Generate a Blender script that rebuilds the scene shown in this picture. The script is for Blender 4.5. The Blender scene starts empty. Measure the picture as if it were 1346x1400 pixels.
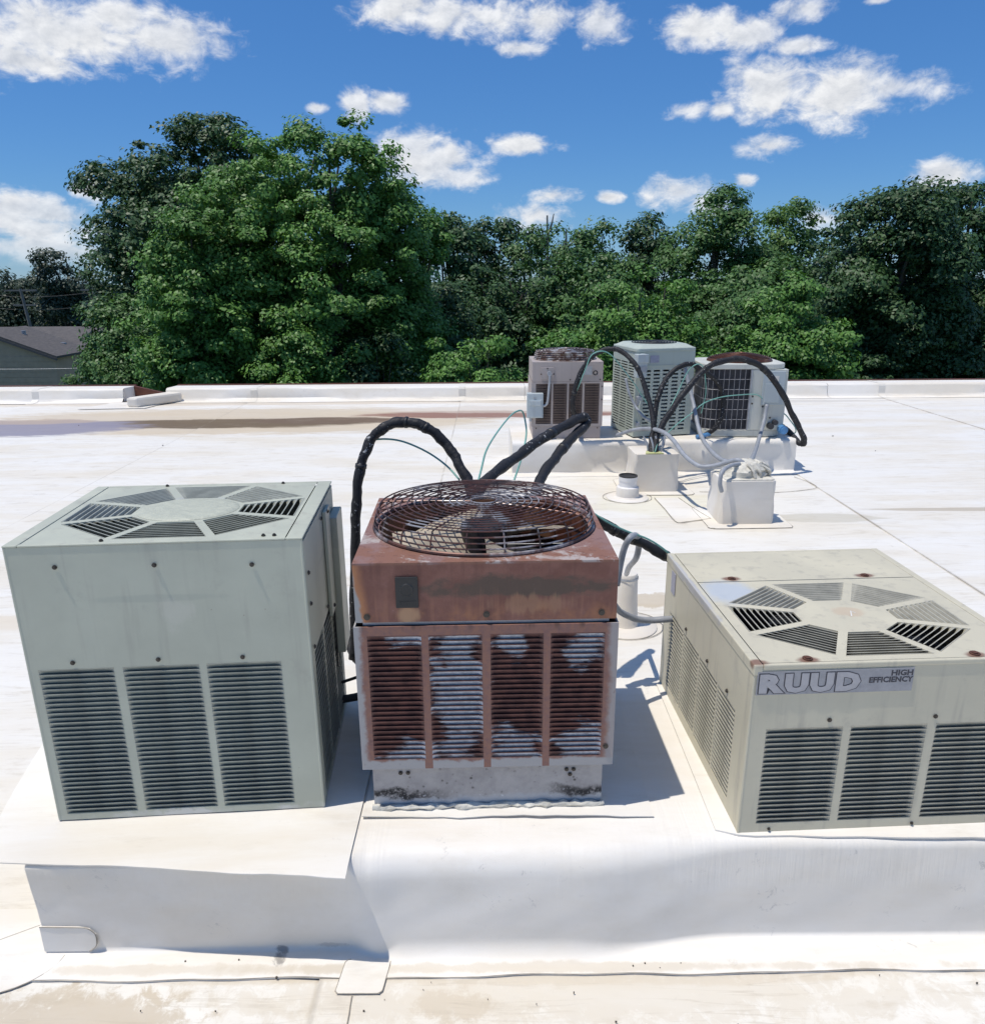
import bpy, math, random
import numpy as np
from mathutils import Vector, Matrix

R = math.radians
scene = bpy.context.scene
COL = scene.collection

# ------------------------------------------------------------------ camera
cam_d = bpy.data.cameras.new('camera')
cam = bpy.data.objects.new('camera', cam_d)
COL.objects.link(cam)
cam_d.sensor_fit = 'HORIZONTAL'
cam_d.sensor_width = 36.0
cam_d.lens = 36.0 * 1039.43 / 1346.0
cam_d.clip_end = 3000.0
cam_d.clip_start = 0.02
cam.location = (0, 0, 1.6)
cam.matrix_world = (Matrix.Translation((0, 0, 1.6)) @ Matrix.Rotation(R(90 - 17.148), 4, 'X')
                    @ Matrix.Rotation(R(-0.4183), 4, 'Z'))
scene.camera = cam

# ------------------------------------------------------------------ sun + exposure
SUN_DIR = Vector((-0.31, -0.08, 1.0)).normalized()      # towards the sun
sun_d = bpy.data.lights.new('sun', 'SUN')
sun_d.energy = 3.75
sun_d.angle = R(0.5)
sun_d.color = (1.0, 0.945, 0.86)
sun = bpy.data.objects.new('sun', sun_d)
sun.rotation_euler = SUN_DIR.to_track_quat('Z', 'Y').to_euler()
sun.location = SUN_DIR * 60
COL.objects.link(sun)
scene.view_settings.view_transform = 'Standard'
scene.view_settings.look = 'None'
scene.view_settings.exposure = 0.0
scene.view_settings.gamma = 1.0
scene.view_settings.use_curve_mapping = False
SKY_STRENGTH = 0.13
CLOUD_GAIN = 0.92


# ------------------------------------------------------------------ node helper
class NT:
    def __init__(self, tree):
        self.t = tree
        tree.nodes.clear()

    def new(self, typ, ins=None, **props):
        n = self.t.nodes.new(typ)
        for k, v in props.items():
            setattr(n, k, v)
        for k, v in (ins or {}).items():
            self.put(n.inputs[k], v)
        return n

    def put(self, sock, v):
        if isinstance(v, bpy.types.NodeSocket):
            self.t.links.new(v, sock)
        elif isinstance(v, (tuple, list)):
            v = tuple(v)
            if sock.type == 'RGBA' and len(v) == 3:
                v = v + (1,)
            sock.default_value = v
        else:
            sock.default_value = v

    def m(self, op, a, b=0.0, c=0.0, clamp=False):
        n = self.new('ShaderNodeMath', operation=op, use_clamp=clamp)
        self.put(n.inputs[0], a)
        self.put(n.inputs[1], b)
        self.put(n.inputs[2], c)
        return n.outputs[0]

    def v(self, op, a, b=(0, 0, 0), scale=None):
        n = self.new('ShaderNodeVectorMath', operation=op)
        self.put(n.inputs[0], a)
        self.put(n.inputs[1], b)
        if scale is not None:
            self.put(n.inputs[3], scale)
        return n.outputs[1] if op in ('LENGTH', 'DISTANCE', 'DOT_PRODUCT') else n.outputs[0]

    def xyz(self, vec):
        n = self.new('ShaderNodeSeparateXYZ', {0: vec})
        return n.outputs[0], n.outputs[1], n.outputs[2]

    def cxyz(self, x, y, z):
        return self.new('ShaderNodeCombineXYZ', {0: x, 1: y, 2: z}).outputs[0]

    def noise(self, vec, scale, detail=4, rough=0.55, dist=0.0, color=False):
        n = self.new('ShaderNodeTexNoise', {'Vector': vec, 'Scale': scale, 'Detail': detail,
                                            'Roughness': rough, 'Distortion': dist})
        return n.outputs['Color' if color else 'Fac']

    def voro(self, vec, scale):
        return self.new('ShaderNodeTexVoronoi', {'Vector': vec, 'Scale': scale}).outputs['Distance']

    def ss(self, x, lo, hi, a=0.0, b=1.0):
        n = self.new('ShaderNodeMapRange', {0: x, 1: lo, 2: hi, 3: a, 4: b}, interpolation_type='SMOOTHSTEP')
        return n.outputs[0]

    def mix(self, f, a, b, mode='MIX'):
        n = self.new('ShaderNodeMix', data_type='RGBA', blend_type=mode)
        self.put(n.inputs[0], f)
        self.put(n.inputs[6], a)
        self.put(n.inputs[7], b)
        return n.outputs[2]

    def pos(self):
        return self.new('ShaderNodeNewGeometry').outputs['Position']

    def obj(self):
        return self.new('ShaderNodeTexCoord').outputs['Object']

    def blob(self, p, c, r, nz, amt=0.6, core=1.0):
        """soft ellipse mask with a ragged edge; p vector, c centre, r radii, nz noise 0..1"""
        d = self.v('LENGTH', self.v('MULTIPLY', self.v('SUBTRACT', p, c), tuple(1.0 / k for k in r)))
        e = self.m('MULTIPLY', self.m('SUBTRACT', 1.0, d), core)
        e = self.m('ADD', e, self.m('MULTIPLY', self.m('SUBTRACT', nz, 0.5), amt * 2))
        return self.ss(e, 0.0, 0.5)

    def bump(self, h, strength=0.3, dist=0.01):
        return self.new('ShaderNodeBump', {'Strength': strength, 'Distance': dist, 'Height': h}).outputs[0]

    def bsdf(self, color, rough=0.5, metal=0.0, normal=None, spec=0.5, **kw):
        n = self.new('ShaderNodeBsdfPrincipled', {'Base Color': color, 'Roughness': rough, 'Metallic': metal,
                                                  'Specular IOR Level': spec})
        for k, v in kw.items():
            self.put(n.inputs[k], v)
        if normal is not None:
            self.put(n.inputs['Normal'], normal)
        return n.outputs[0]

    def out(self, sh):
        self.new('ShaderNodeOutputMaterial', {0: sh})


def material(name):
    m = bpy.data.materials.new(name)
    m.use_nodes = True
    return m, NT(m.node_tree)


# (azimuth, elevation, half-width, half-height) of the clouds in view, radians
CLOUDS = [
    (-0.4497, 0.2405, 0.1025, 0.0305),
    (-0.3507, 0.2432, 0.0633, 0.0251),
    (-0.4908, 0.2110, 0.0529, 0.0155),
    (-0.4091, 0.2604, 0.0634, 0.0190),
    (-0.0235, 0.2815, 0.0921, 0.0228),
    (-0.1066, 0.2845, 0.0579, 0.0199),
    (0.0603, 0.2725, 0.0377, 0.0190),
    (0.0395, 0.2480, 0.0254, 0.0084),
    (0.1270, 0.2691, 0.0289, 0.0203),
    (0.2408, 0.2610, 0.0397, 0.0187),
    (0.2962, 0.2503, 0.0293, 0.0160),
    (0.3469, 0.2672, 0.0311, 0.0128),
    (0.3468, 0.2348, 0.0300, 0.0094),
    (0.3244, 0.1970, 0.0579, 0.0295),
    (0.3929, 0.1862, 0.0808, 0.0305),
    (0.4494, 0.1880, 0.0523, 0.0162),
    (0.2305, 0.1811, 0.0312, 0.0110),
    (0.2671, 0.1792, 0.0177, 0.0117),
    (0.3239, 0.1394, 0.0331, 0.0134),
    (0.3015, 0.1055, 0.0113, 0.0070),
    (-0.1574, 0.1935, 0.0168, 0.0162),
    (-0.1193, 0.1943, 0.0221, 0.0118),
    (-0.2004, 0.1872, 0.0125, 0.0059),
    (-0.0700, 0.1319, 0.0632, 0.0269),
    (-0.0395, 0.1175, 0.0442, 0.0144),
    (-0.0912, 0.1491, 0.0435, 0.0194),
    (0.0400, 0.1503, 0.0402, 0.0117),
    (0.2279, 0.0955, 0.0423, 0.0159),
    (0.2541, 0.0819, 0.0335, 0.0128),
    (0.0785, 0.0938, 0.0355, 0.0106),
    (0.0610, 0.0717, 0.0412, 0.0167),
    (0.1438, 0.0911, 0.0175, 0.0065),
    (0.5064, 0.0995, 0.0325, 0.0143),
    (0.3849, 0.0621, 0.0278, 0.0140),
    (-0.4563, 0.0938, 0.0172, 0.0110),
    (-0.5236, 0.0732, 0.0638, 0.0173),
    (-0.5030, 0.0541, 0.0658, 0.0163),
    (-0.5265, 0.0352, 0.0713, 0.0133),
    (-0.4862, 0.0273, 0.0641, 0.0130),
    (-0.5355, 0.0620, 0.0532, 0.0174),
    (-0.4941, 0.0669, 0.0418, 0.0133),
    (0.4178, 0.2670, 0.0139, 0.0037),
    (-0.6085, 0.1946, 0.0917, 0.0244),
    (0.6173, 0.1862, 0.0681, 0.0244),
    (0.6067, 0.0861, 0.0480, 0.0149),
    (-0.6174, 0.0595, 0.0717, 0.0172),
]

# ------------------------------------------------------------------ sky with fair-weather cumulus
world = bpy.data.worlds.new('World')
scene.world = world
world.use_nodes = True
w = NT(world.node_tree)
sky = w.new('ShaderNodeTexSky', sky_type='NISHITA', sun_disc=False)
sky.sun_elevation = math.asin(SUN_DIR.z)
sky.sun_rotation = math.atan2(SUN_DIR.x, SUN_DIR.y)
sky.altitude = 200
sky.air_density = 1.0
sky.dust_density = 0.0
sky.ozone_density = 4.0
hsv = w.new('ShaderNodeHueSaturation', {'Hue': 0.500, 'Saturation': 1.08, 'Value': 1.0, 'Fac': 1.0, 'Color': sky.outputs[0]})
dirv = w.new('ShaderNodeTexCoord').outputs['Generated']
dx, dy, dz = w.xyz(dirv)
az = w.m('ARCTAN2', dx, dy)
el = w.m('ARCSINE', dz)
p2 = w.cxyz(az, el, 0.0)
near = None
for (ca, ce, ra, re) in CLOUDS:
    d = w.v('LENGTH', w.v('MULTIPLY', w.v('SUBTRACT', p2, (ca, ce, 0)), (1 / ra, 1 / re, 0)))
    near = d if near is None else w.m('MINIMUM', near, d)
# scattered cumulus all round the rest of the sky
pg = w.cxyz(w.m('MULTIPLY', az, 2.6), w.m('MULTIPLY', el, 5.5), 3.1)
gen = w.noise(pg, 1.0, 2, 0.5)
side = w.m('MAXIMUM', w.ss(w.m('ABSOLUTE', az), 0.75, 0.95), w.ss(el, 0.36, 0.46))
gen_d = w.m('ADD', w.ss(gen, 0.52, 0.68, 1.9, 0.2), w.m('MULTIPLY', w.m('SUBTRACT', 1.0, side), 3.0))
near = w.m('MINIMUM', near, gen_d)
pn = w.cxyz(w.m('MULTIPLY', az, 1.0), w.m('MULTIPLY', el, 1.55), 0.0)


def puff(p):
    a = w.m('ADD', w.m('MULTIPLY', w.noise(p, 12.0, 5, 0.6, 0.25), 0.62), w.m('MULTIPLY', w.noise(p, 36.0, 7, 0.66, 0.4), 0.40))
    b = w.voro(w.v('ADD', p, w.v('MULTIPLY', w.noise(p, 40.0, 2, color=True), (0.012, 0.012, 0))), 42.0)
    return w.m('ADD', w.m('MULTIPLY', a, 0.95), w.m('MULTIPLY', w.m('SUBTRACT', 0.55, b), 0.06))


n1 = puff(pn)
n2 = puff(w.v('ADD', pn, (-0.004, 0.011, 0.0)))
core = w.m('MULTIPLY', w.m('SUBTRACT', 1.04, near), 1.55)
dens_raw = w.m('ADD', core, w.m('MULTIPLY', w.m('SUBTRACT', n1, 0.5), 6.6))
dens = w.ss(dens_raw, -0.5, 1.05)
thin = w.ss(w.noise(pn, 6.0, 3, 0.5), 0.3, 0.6, 0.75, 1.0)
dens = w.m('MULTIPLY', w.m('MULTIPLY', dens, thin), w.ss(el, 0.0, 0.05))
relief = w.m('SUBTRACT', n1, n2)
tone = w.m('ADD', w.m('MULTIPLY', relief, 2.3), w.m('MULTIPLY', w.ss(dens_raw, 0.2, 2.2), -0.16))
tone = w.m('ADD', tone, 0.82, clamp=True)
ccol = w.mix(tone, (0.36, 0.41, 0.50), (1.02, 1.03, 1.05))
skyc = w.mix(1.0, hsv.outputs[0], tuple(SKY_STRENGTH * k for k in (0.50, 0.70, 0.86)), 'MULTIPLY')
ccol = w.mix(1.0, ccol, (CLOUD_GAIN,) * 3, 'MULTIPLY')
skyc = w.mix(0.42, skyc, (0.05, 0.20, 0.58))      # deep clear-air blue that holds down to the horizon
final = w.mix(dens, skyc, ccol)
bg = w.new('ShaderNodeBackground', {'Color': final, 'Strength': 1.0})
w.new('ShaderNodeOutputWorld', {0: bg.outputs[0]})

# world coordinates measured for the trees and the lines, metres
TREES = [
    ('dark_tree', 'dark tall tree rising behind the left shoulder of the big bright maple', -12.27, 33, 8.19, 4.27, 'dark', 70000, 0.27),
    ('maple_tree', 'largest bright green maple filling the left half of the treeline', -5.57, 25, 6.22, 4.01, 'bright', 100000, 0.2),
    ('maple_tree', 'bright maple with a rounded crown in front of the tall dark tree', -8.38, 23.5, 4.24, 2.45, 'bright', 62000, 0.19),
    ('maple_tree', 'maple shoulder sloping down at the right end of the big maple', -3.17, 26.5, 4.64, 2.23, 'bright', 42000, 0.21),
    ('oak_tree', 'dark oak just right of the big maple against the sky', -1.97, 38, 4.84, 2.04, 'dark', 16000, 0.3),
    ('oak_tree', 'dark rounded oak left of the thin bare-branched tree', 0.07, 41, 4.60, 2.39, 'dark', 16000, 0.32),
    ('sparse_tree', 'thin tree with pale bare branches showing through its crown', 2.40, 37, 4.04, 2.00, 'sparse', 9500, 0.26),
    ('oak_tree', 'flat-topped tree right of the bare-branched tree', 5.22, 40, 4.29, 1.98, 'mid', 13000, 0.3),
    ('oak_tree', 'dark rounded tree behind the mint-green cooling unit', 8.22, 42, 4.76, 1.79, 'dark', 12000, 0.31),
    ('walnut_tree', 'tall fresh-green tree with feathery crown right of centre', 10.41, 37, 5.10, 2.81, 'mid', 28000, 0.28),
    ('walnut_tree', 'paler green tree just left of the small ragged dark tree', 14.03, 39, 4.95, 2.44, 'pale', 20000, 0.28),
    ('oak_tree', 'small dark tree with ragged crown left of the big dark right-hand tree', 14.68, 34, 3.93, 1.53, 'dark', 12000, 0.27),
    ('oak_tree', 'big dark oak standing highest at the right of the picture', 14.69, 29, 5.27, 2.43, 'dark', 46000, 0.24),
    ('oak_tree', 'dark oak cut by the right edge of the picture', 18.29, 31, 5.18, 2.34, 'dark', 30000, 0.25),
    ('maple_tree', 'round bright maple directly behind the mint-green and cream cooling units', 4.61, 24, 1.85, 2.20, 'bright', 34000, 0.19),
    ('maple_tree', 'round bright maple right of the cream cooling unit', 9.04, 23, 1.56, 2.06, 'bright', 36000, 0.19),
    ('maple_tree', 'smaller mid-green maple between the two round bright maples', 8.77, 29, 1.72, 2.00, 'mid', 18000, 0.22),
    ('shrub', 'low bright shrub just over the roof edge left of the far cooling units', -0.30, 20, 0.52, 1.40, 'bright', 22000, 0.17),
    ('shrub', 'low bright shrub behind the taupe cooling unit', 1.80, 20.5, 0.34, 1.44, 'bright', 22000, 0.17),
    ('shrub', 'low leafy shrub between the mint-green and cream units', 6.20, 21, -0.01, 1.28, 'bright', 14000, 0.17),
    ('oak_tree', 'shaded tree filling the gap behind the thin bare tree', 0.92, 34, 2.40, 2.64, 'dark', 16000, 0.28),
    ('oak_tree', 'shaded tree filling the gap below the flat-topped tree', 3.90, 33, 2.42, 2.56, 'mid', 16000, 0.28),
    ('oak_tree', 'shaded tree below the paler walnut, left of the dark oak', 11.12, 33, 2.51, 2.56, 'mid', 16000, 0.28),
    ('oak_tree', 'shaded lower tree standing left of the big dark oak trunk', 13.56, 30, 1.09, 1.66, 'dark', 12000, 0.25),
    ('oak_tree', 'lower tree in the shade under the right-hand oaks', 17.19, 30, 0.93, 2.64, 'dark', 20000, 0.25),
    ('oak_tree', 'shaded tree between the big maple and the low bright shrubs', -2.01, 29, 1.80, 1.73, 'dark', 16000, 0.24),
    ('maple_tree', 'lower green maple at the left foot of the big maple, beside the house', -12.74, 27, 1.15, 1.37, 'mid', 17000, 0.21),
    ('shrub', 'leafy shrub in front of the grey house corner', -18.06, 34, -2.00, 0.97, 'mid', 5000, 0.2),
    ('shrub', 'leafy shrub under the maples right of the house', -11.90, 26, -0.44, 1.35, 'mid', 12000, 0.19),
    ('shrub', 'bright leafy shrub under the big maple near the roof notch', -8.82, 22.5, 0.65, 1.26, 'bright', 15000, 0.18),
    ('shrub', 'bright leafy shrub at the foot of the big maple', -5.57, 22, 0.45, 1.54, 'bright', 17000, 0.18),
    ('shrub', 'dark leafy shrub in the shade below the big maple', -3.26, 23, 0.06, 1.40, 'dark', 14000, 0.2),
    ('distant_tree', 'distant dark tree at the left edge of the picture', -46.90, 78, 2.56, 3.21, 'far', 8000, 0.5),
    ('distant_tree', 'tallest distant tree behind the house roof', -40.05, 74, 4.66, 2.08, 'far', 7000, 0.45),
    ('distant_tree', 'distant tree next to the big trees, right of the tallest one', -38.93, 76, 2.22, 2.44, 'far', 6000, 0.5),
    ('distant_tree', 'low distant tree behind the leaning utility pole', -46.03, 80, 1.52, 2.57, 'far', 6000, 0.5),
]
LINES = [
    ('refrigerant_line', 'black insulated line arching high behind the left corner of the rusty unit', 'foam', 0.0165, [(-0.469, 2.3, 0.379), (-0.461, 2.32, 0.557), (-0.452, 2.34, 0.731), (-0.44, 2.36, 0.9), (-0.423, 2.38, 1.017), (-0.391, 2.4, 1.098), (-0.341, 2.4, 1.146), (-0.285, 2.4, 1.162), (-0.215, 2.4, 1.147), (-0.158, 2.4, 1.101), (-0.118, 2.38, 1.051), (-0.076, 2.34, 0.976), (-0.058, 2.3, 0.915)]),
    ('refrigerant_line', 'thick black line looping up and back behind the fan guard of the rusty unit', 'foam', 0.0185, [(-0.077, 2.32, 0.885), (-0.042, 2.36, 0.946), (0.006, 2.45, 0.976), (0.083, 2.6, 0.998), (0.182, 2.75, 1.032), (0.28, 2.88, 1.055), (0.346, 2.95, 1.073), (0.373, 2.98, 1.062), (0.359, 2.95, 1.036), (0.3, 2.85, 1.01), (0.225, 2.7, 0.966), (0.166, 2.55, 0.929), (0.133, 2.4, 0.884)]),
    ('refrigerant_line', 'black line running from behind the rusty unit to the back of the cream unit', 'foam', 0.0165, [(0.262, 2.22, 0.913), (0.336, 2.26, 0.867), (0.413, 2.3, 0.814), (0.502, 2.32, 0.764), (0.59, 2.33, 0.711), (0.666, 2.33, 0.649)]),
    ('refrigerant_line', 'black line slanting down between the sage-green unit and the rusty unit', 'foam', 0.015, [(-0.556, 2.45, 0.582), (-0.533, 2.4, 0.481), (-0.506, 2.36, 0.431), (-0.474, 2.32, 0.388), (-0.412, 2.25, 0.338)]),
    ('refrigerant_line', 'black line arching from the rear pipe box over to the taupe unit', 'foam', 0.02, [(1.22, 5.72, 0.285), (1.246, 5.85, 0.384), (1.267, 5.9, 0.491), (1.237, 6.0, 0.676), (1.164, 6.1, 0.894), (1.059, 6.2, 1.017), (0.948, 6.25, 1.042), (0.82, 6.25, 0.985), (0.729, 6.25, 0.862), (0.674, 6.25, 0.673), (0.674, 6.28, 0.547), (0.723, 6.42, 0.41)]),
    ('refrigerant_line', 'short black line arching from the rear pipe box behind the long arch', 'foam', 0.02, [(1.241, 5.74, 0.281), (1.274, 5.9, 0.374), (1.293, 6.0, 0.501), (1.323, 6.05, 0.668), (1.384, 6.1, 0.806), (1.489, 6.15, 0.898), (1.611, 6.2, 0.92), (1.73, 6.25, 0.855), (1.846, 6.3, 0.777), (1.924, 6.35, 0.661), (1.941, 6.35, 0.526), (1.903, 6.35, 0.389), (1.842, 6.38, 0.321), (1.77, 6.4, 0.273)]),
    ('refrigerant_line', 'longest black line arching over the top of the cream far unit to its right side', 'foam', 0.024, [(1.259, 5.72, 0.285), (1.275, 5.8, 0.394), (1.325, 5.85, 0.499), (1.456, 5.9, 0.684), (1.623, 6.0, 0.857), (1.745, 6.05, 0.936), (1.901, 6.1, 0.969), (2.029, 6.1, 0.957), (2.177, 6.12, 0.879), (2.328, 6.15, 0.717), (2.471, 6.2, 0.499), (2.595, 6.25, 0.317), (2.621, 6.28, 0.248), (2.586, 6.32, 0.252), (2.574, 6.5, 0.305), (2.531, 6.6, 0.338)]),
    ('conduit', 'grey conduit sagging from the rear pipe box area to the mastic-topped box', 'grey', 0.016, [(1.045, 6.3, 0.324), (1.156, 6.15, 0.396), (1.244, 6.0, 0.437), (1.294, 5.7, 0.471), (1.334, 5.5, 0.445), (1.37, 5.3, 0.38), (1.439, 5.15, 0.336), (1.525, 5.1, 0.347), (1.598, 5.05, 0.384), (1.655, 5.0, 0.411), (1.711, 4.98, 0.38)]),
    ('conduit', 'grey conduit dropping from the right side of the mint-green unit to the mastic-topped box', 'grey', 0.016, [(1.546, 6.2, 0.927), (1.578, 6.15, 0.798), (1.605, 6.05, 0.637), (1.606, 5.8, 0.449), (1.596, 5.5, 0.388), (1.603, 5.2, 0.37), (1.659, 5.05, 0.374)]),
    ('conduit', 'straight grey conduit below the service panel of the cream far unit', 'grey', 0.016, [(2.309, 6.36, 0.565), (2.276, 6.3, 0.439), (2.159, 6.05, 0.336), (1.901, 5.4, 0.353), (1.754, 5.05, 0.373)]),
    ('conduit', 'thin grey conduit drooping at the left of the mint-green unit', 'grey', 0.011, [(1.114, 6.36, 0.793), (1.138, 6.33, 0.688), (1.193, 6.3, 0.57), (1.25, 6.2, 0.495), (1.291, 6.1, 0.483)]),
    ('conduit', 'short grey conduit curving out of the mastic-topped box to the roof', 'grey', 0.014, [(1.671, 4.98, 0.391), (1.577, 4.9, 0.396), (1.496, 4.8, 0.381), (1.481, 4.78, 0.313), (1.502, 4.8, 0.248)]),
    ('conduit', 'grey flexible conduit looped over the black line beside the rusty unit', 'grey', 0.0105, [(0.395, 2.25, 0.658), (0.404, 2.25, 0.733), (0.413, 2.24, 0.791), (0.43, 2.24, 0.824), (0.46, 2.3, 0.806), (0.481, 2.36, 0.755), (0.482, 2.4, 0.693), (0.499, 2.6, 0.584), (0.565, 3.0, 0.394)]),
    ('conduit', 'grey flexible conduit sagging from the rusty unit to the louvred side of the cream unit', 'grey', 0.0105, [(0.361, 2.1, 0.66), (0.386, 2.14, 0.619), (0.418, 2.16, 0.593), (0.454, 2.18, 0.571), (0.5, 2.2, 0.558), (0.542, 2.2, 0.561), (0.587, 2.22, 0.553)]),
    ('control_wire', 'thin teal wire drooping under the high black arch', 'wire', 0.0035, [(-0.389, 2.42, 1.101), (-0.341, 2.42, 1.103), (-0.294, 2.42, 1.096), (-0.243, 2.42, 1.076), (-0.192, 2.42, 1.047), (-0.144, 2.4, 1.014), (-0.105, 2.36, 0.981)]),
    ('control_wire', 'thin teal wire arching up from behind the fan guard', 'wire', 0.0035, [(-0.05, 2.4, 0.947), (-0.036, 2.5, 0.984), (-0.019, 2.6, 1.025), (0.021, 2.75, 1.06), (0.07, 2.9, 1.09), (0.1, 2.95, 1.101), (0.122, 3.0, 1.09), (0.134, 3.0, 1.046), (0.135, 2.95, 1.005), (0.112, 2.8, 0.952), (0.076, 2.6, 0.911)]),
    ('control_wire', 'thin teal wire hugging the black line toward the cream unit', 'wire', 0.0035, [(0.305, 2.24, 0.907), (0.36, 2.24, 0.871), (0.424, 2.26, 0.835), (0.492, 2.28, 0.803), (0.547, 2.3, 0.763), (0.595, 2.33, 0.714)]),
    ('control_wire', 'thin teal wire following the long arch down to the taupe unit', 'wire', 0.0045, [(1.359, 6.2, 0.483), (1.253, 6.25, 0.638), (1.146, 6.2, 0.783), (1.043, 6.22, 0.911), (0.96, 6.2, 1.0), (0.88, 6.18, 1.032), (0.799, 6.18, 0.998), (0.758, 6.2, 0.886), (0.708, 6.25, 0.732), (0.679, 6.35, 0.627)]),
    ('control_wire', 'thin teal wire climbing the mint-green unit beside the black lines', 'wire', 0.0045, [(1.248, 5.7, 0.313), (1.317, 5.85, 0.442), (1.41, 6.0, 0.588), (1.505, 6.1, 0.747), (1.565, 6.12, 0.872), (1.631, 6.12, 0.929), (1.694, 6.15, 0.902), (1.733, 6.2, 0.791), (1.756, 6.25, 0.665), (1.745, 6.3, 0.505)]),
    ('control_wire', 'thin teal wire stretching across the grille of the cream far unit', 'wire', 0.0045, [(1.241, 5.72, 0.308), (1.332, 5.85, 0.384), (1.476, 6.0, 0.47), (1.613, 6.1, 0.54), (1.735, 6.2, 0.606), (1.893, 6.28, 0.641), (2.059, 6.33, 0.651), (2.222, 6.36, 0.645), (2.31, 6.38, 0.568)]),
    ('control_wire', 'short teal wire hanging right of the cream far unit', 'wire', 0.005, [(2.404, 6.4, 0.502), (2.488, 6.42, 0.473), (2.556, 6.45, 0.41), (2.607, 6.45, 0.346), (2.626, 6.5, 0.292), (2.569, 6.52, 0.301)]),
]

# ------------------------------------------------------------------ mesh helpers
class MB:
    """collects shapes and links them as one mesh object"""
    def __init__(self):
        self.v, self.f, self.mi = [], [], []

    def add(self, verts, faces, mi=0):
        o = len(self.v)
        self.v += [tuple(p) for p in verts]
        self.f += [tuple(i + o for i in f) for f in faces]
        self.mi += [mi] * len(faces)
        return self

    def box(self, x0, x1, y0, y1, z0, z1, mi=0):
        return self.add([(x0, y0, z0), (x1, y0, z0), (x1, y1, z0), (x0, y1, z0),
                         (x0, y0, z1), (x1, y0, z1), (x1, y1, z1), (x0, y1, z1)],
                        [(3, 2, 1, 0), (4, 5, 6, 7), (0, 1, 5, 4), (1, 2, 6, 5), (2, 3, 7, 6), (3, 0, 4, 7)], mi)

    def prism(self, poly, z0, z1, mi=0):
        n = len(poly)
        vs = [(x, y, z0) for x, y in poly] + [(x, y, z1) for x, y in poly]
        fs = [tuple(range(n))[::-1], tuple(range(n, 2 * n))]
        fs += [(i, (i + 1) % n, n + (i + 1) % n, n + i) for i in range(n)]
        return self.add(vs, fs, mi)

    def prism_y(self, poly, y0, y1, mi=0):
        """poly in xz, extruded along y (y0 is the front)"""
        n = len(poly)
        vs = [(x, y0, z) for x, z in poly] + [(x, y1, z) for x, z in poly]
        fs = [tuple(range(n)), tuple(range(n, 2 * n))[::-1]]
        fs += [(i, n + i, n + (i + 1) % n, (i + 1) % n) for i in range(n)]
        return self.add(vs, fs, mi)

    def cyl(self, c, r, h, n=16, axis='z', r2=None, mi=0, ry=None):
        r2 = r if r2 is None else r2
        k = 1.0 if ry is None else ry / r
        vs = []
        for (rr, hh) in ((r, 0), (r2, h)):
            for i in range(n):
                a = 2 * math.pi * i / n
                p, q = rr * math.cos(a), rr * k * math.sin(a)
                if axis == 'z':
                    vs.append((c[0] + p, c[1] + q, c[2] + hh))
                elif axis == 'y':
                    vs.append((c[0] + p, c[1] - hh, c[2] + q))
                else:
                    vs.append((c[0] - hh, c[1] + p, c[2] + q))
        fs = [tuple(range(n))[::-1], tuple(range(n, 2 * n))]
        fs += [(i, (i + 1) % n, n + (i + 1) % n, n + i) for i in range(n)]
        return self.add(vs, fs, mi)

    def lathe(self, prof, c=(0, 0, 0), n=24, mi=0, sy=1.0):
        vs = [(c[0] + r * math.cos(2 * math.pi * i / n), c[1] + sy * r * math.sin(2 * math.pi * i / n), c[2] + z)
              for r, z in prof for i in range(n)]
        fs = [(k * n + i, k * n + (i + 1) % n, (k + 1) * n + (i + 1) % n, (k + 1) * n + i)
              for k in range(len(prof) - 1) for i in range(n)]
        return self.add(vs, fs, mi)

    def tube(self, pts, r, n=8, mi=0, closed=False, jit=0.0, rng=None):
        pts = [Vector(p) for p in pts]
        m = len(pts)
        rad = r if isinstance(r, (list, tuple)) else [r] * m
        vs, up = [], Vector((0.13, 0.21, 0.97))
        prev = None
        for i, p in enumerate(pts):
            a = pts[(i - 1) % m] if (i > 0 or closed) else pts[0]
            b = pts[(i + 1) % m] if (i < m - 1 or closed) else pts[-1]
            t = (b - a).normalized()
            if prev is None:
                s = t.cross(up).normalized()
            else:
                s = (prev - t * prev.dot(t)).normalized()
            prev = s
            q = s.cross(t)
            for k in range(n):
                an = 2 * math.pi * k / n
                rr = rad[i] * (1 + (rng.uniform(-jit, jit) if rng else 0))
                vs.append(p + (s * math.cos(an) + q * math.sin(an)) * rr)
        fs = []
        for i in range(m if closed else m - 1):
            j = (i + 1) % m
            fs += [(i * n + k, i * n + (k + 1) % n, j * n + (k + 1) % n, j * n + k) for k in range(n)]
        if not closed:
            fs += [tuple(range(n))[::-1], tuple(range((m - 1) * n, m * n))]
        return self.add(vs, fs, mi)

    def grid(self, P, mi=0):
        """P[i][j] points"""
        a, b = len(P), len(P[0])
        return self.add([p for row in P for p in row],
                        [(i * b + j, (i + 1) * b + j, (i + 1) * b + j + 1, i * b + j + 1)
                         for i in range(a - 1) for j in range(b - 1)], mi)

    def mesh(self, name, mats, smooth=False):
        me = bpy.data.meshes.new(name)
        me.from_pydata(self.v, [], self.f)
        for mt in (mats if isinstance(mats, (list, tuple)) else [mats]):
            me.materials.append(mt)
        if any(self.mi):
            me.polygons.foreach_set('material_index', self.mi)
        if smooth:
            me.polygons.foreach_set('use_smooth', [True] * len(me.polygons))
            if smooth != 'all':
                me.set_sharp_from_angle(angle=R(40))
        me.update()
        return me

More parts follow.
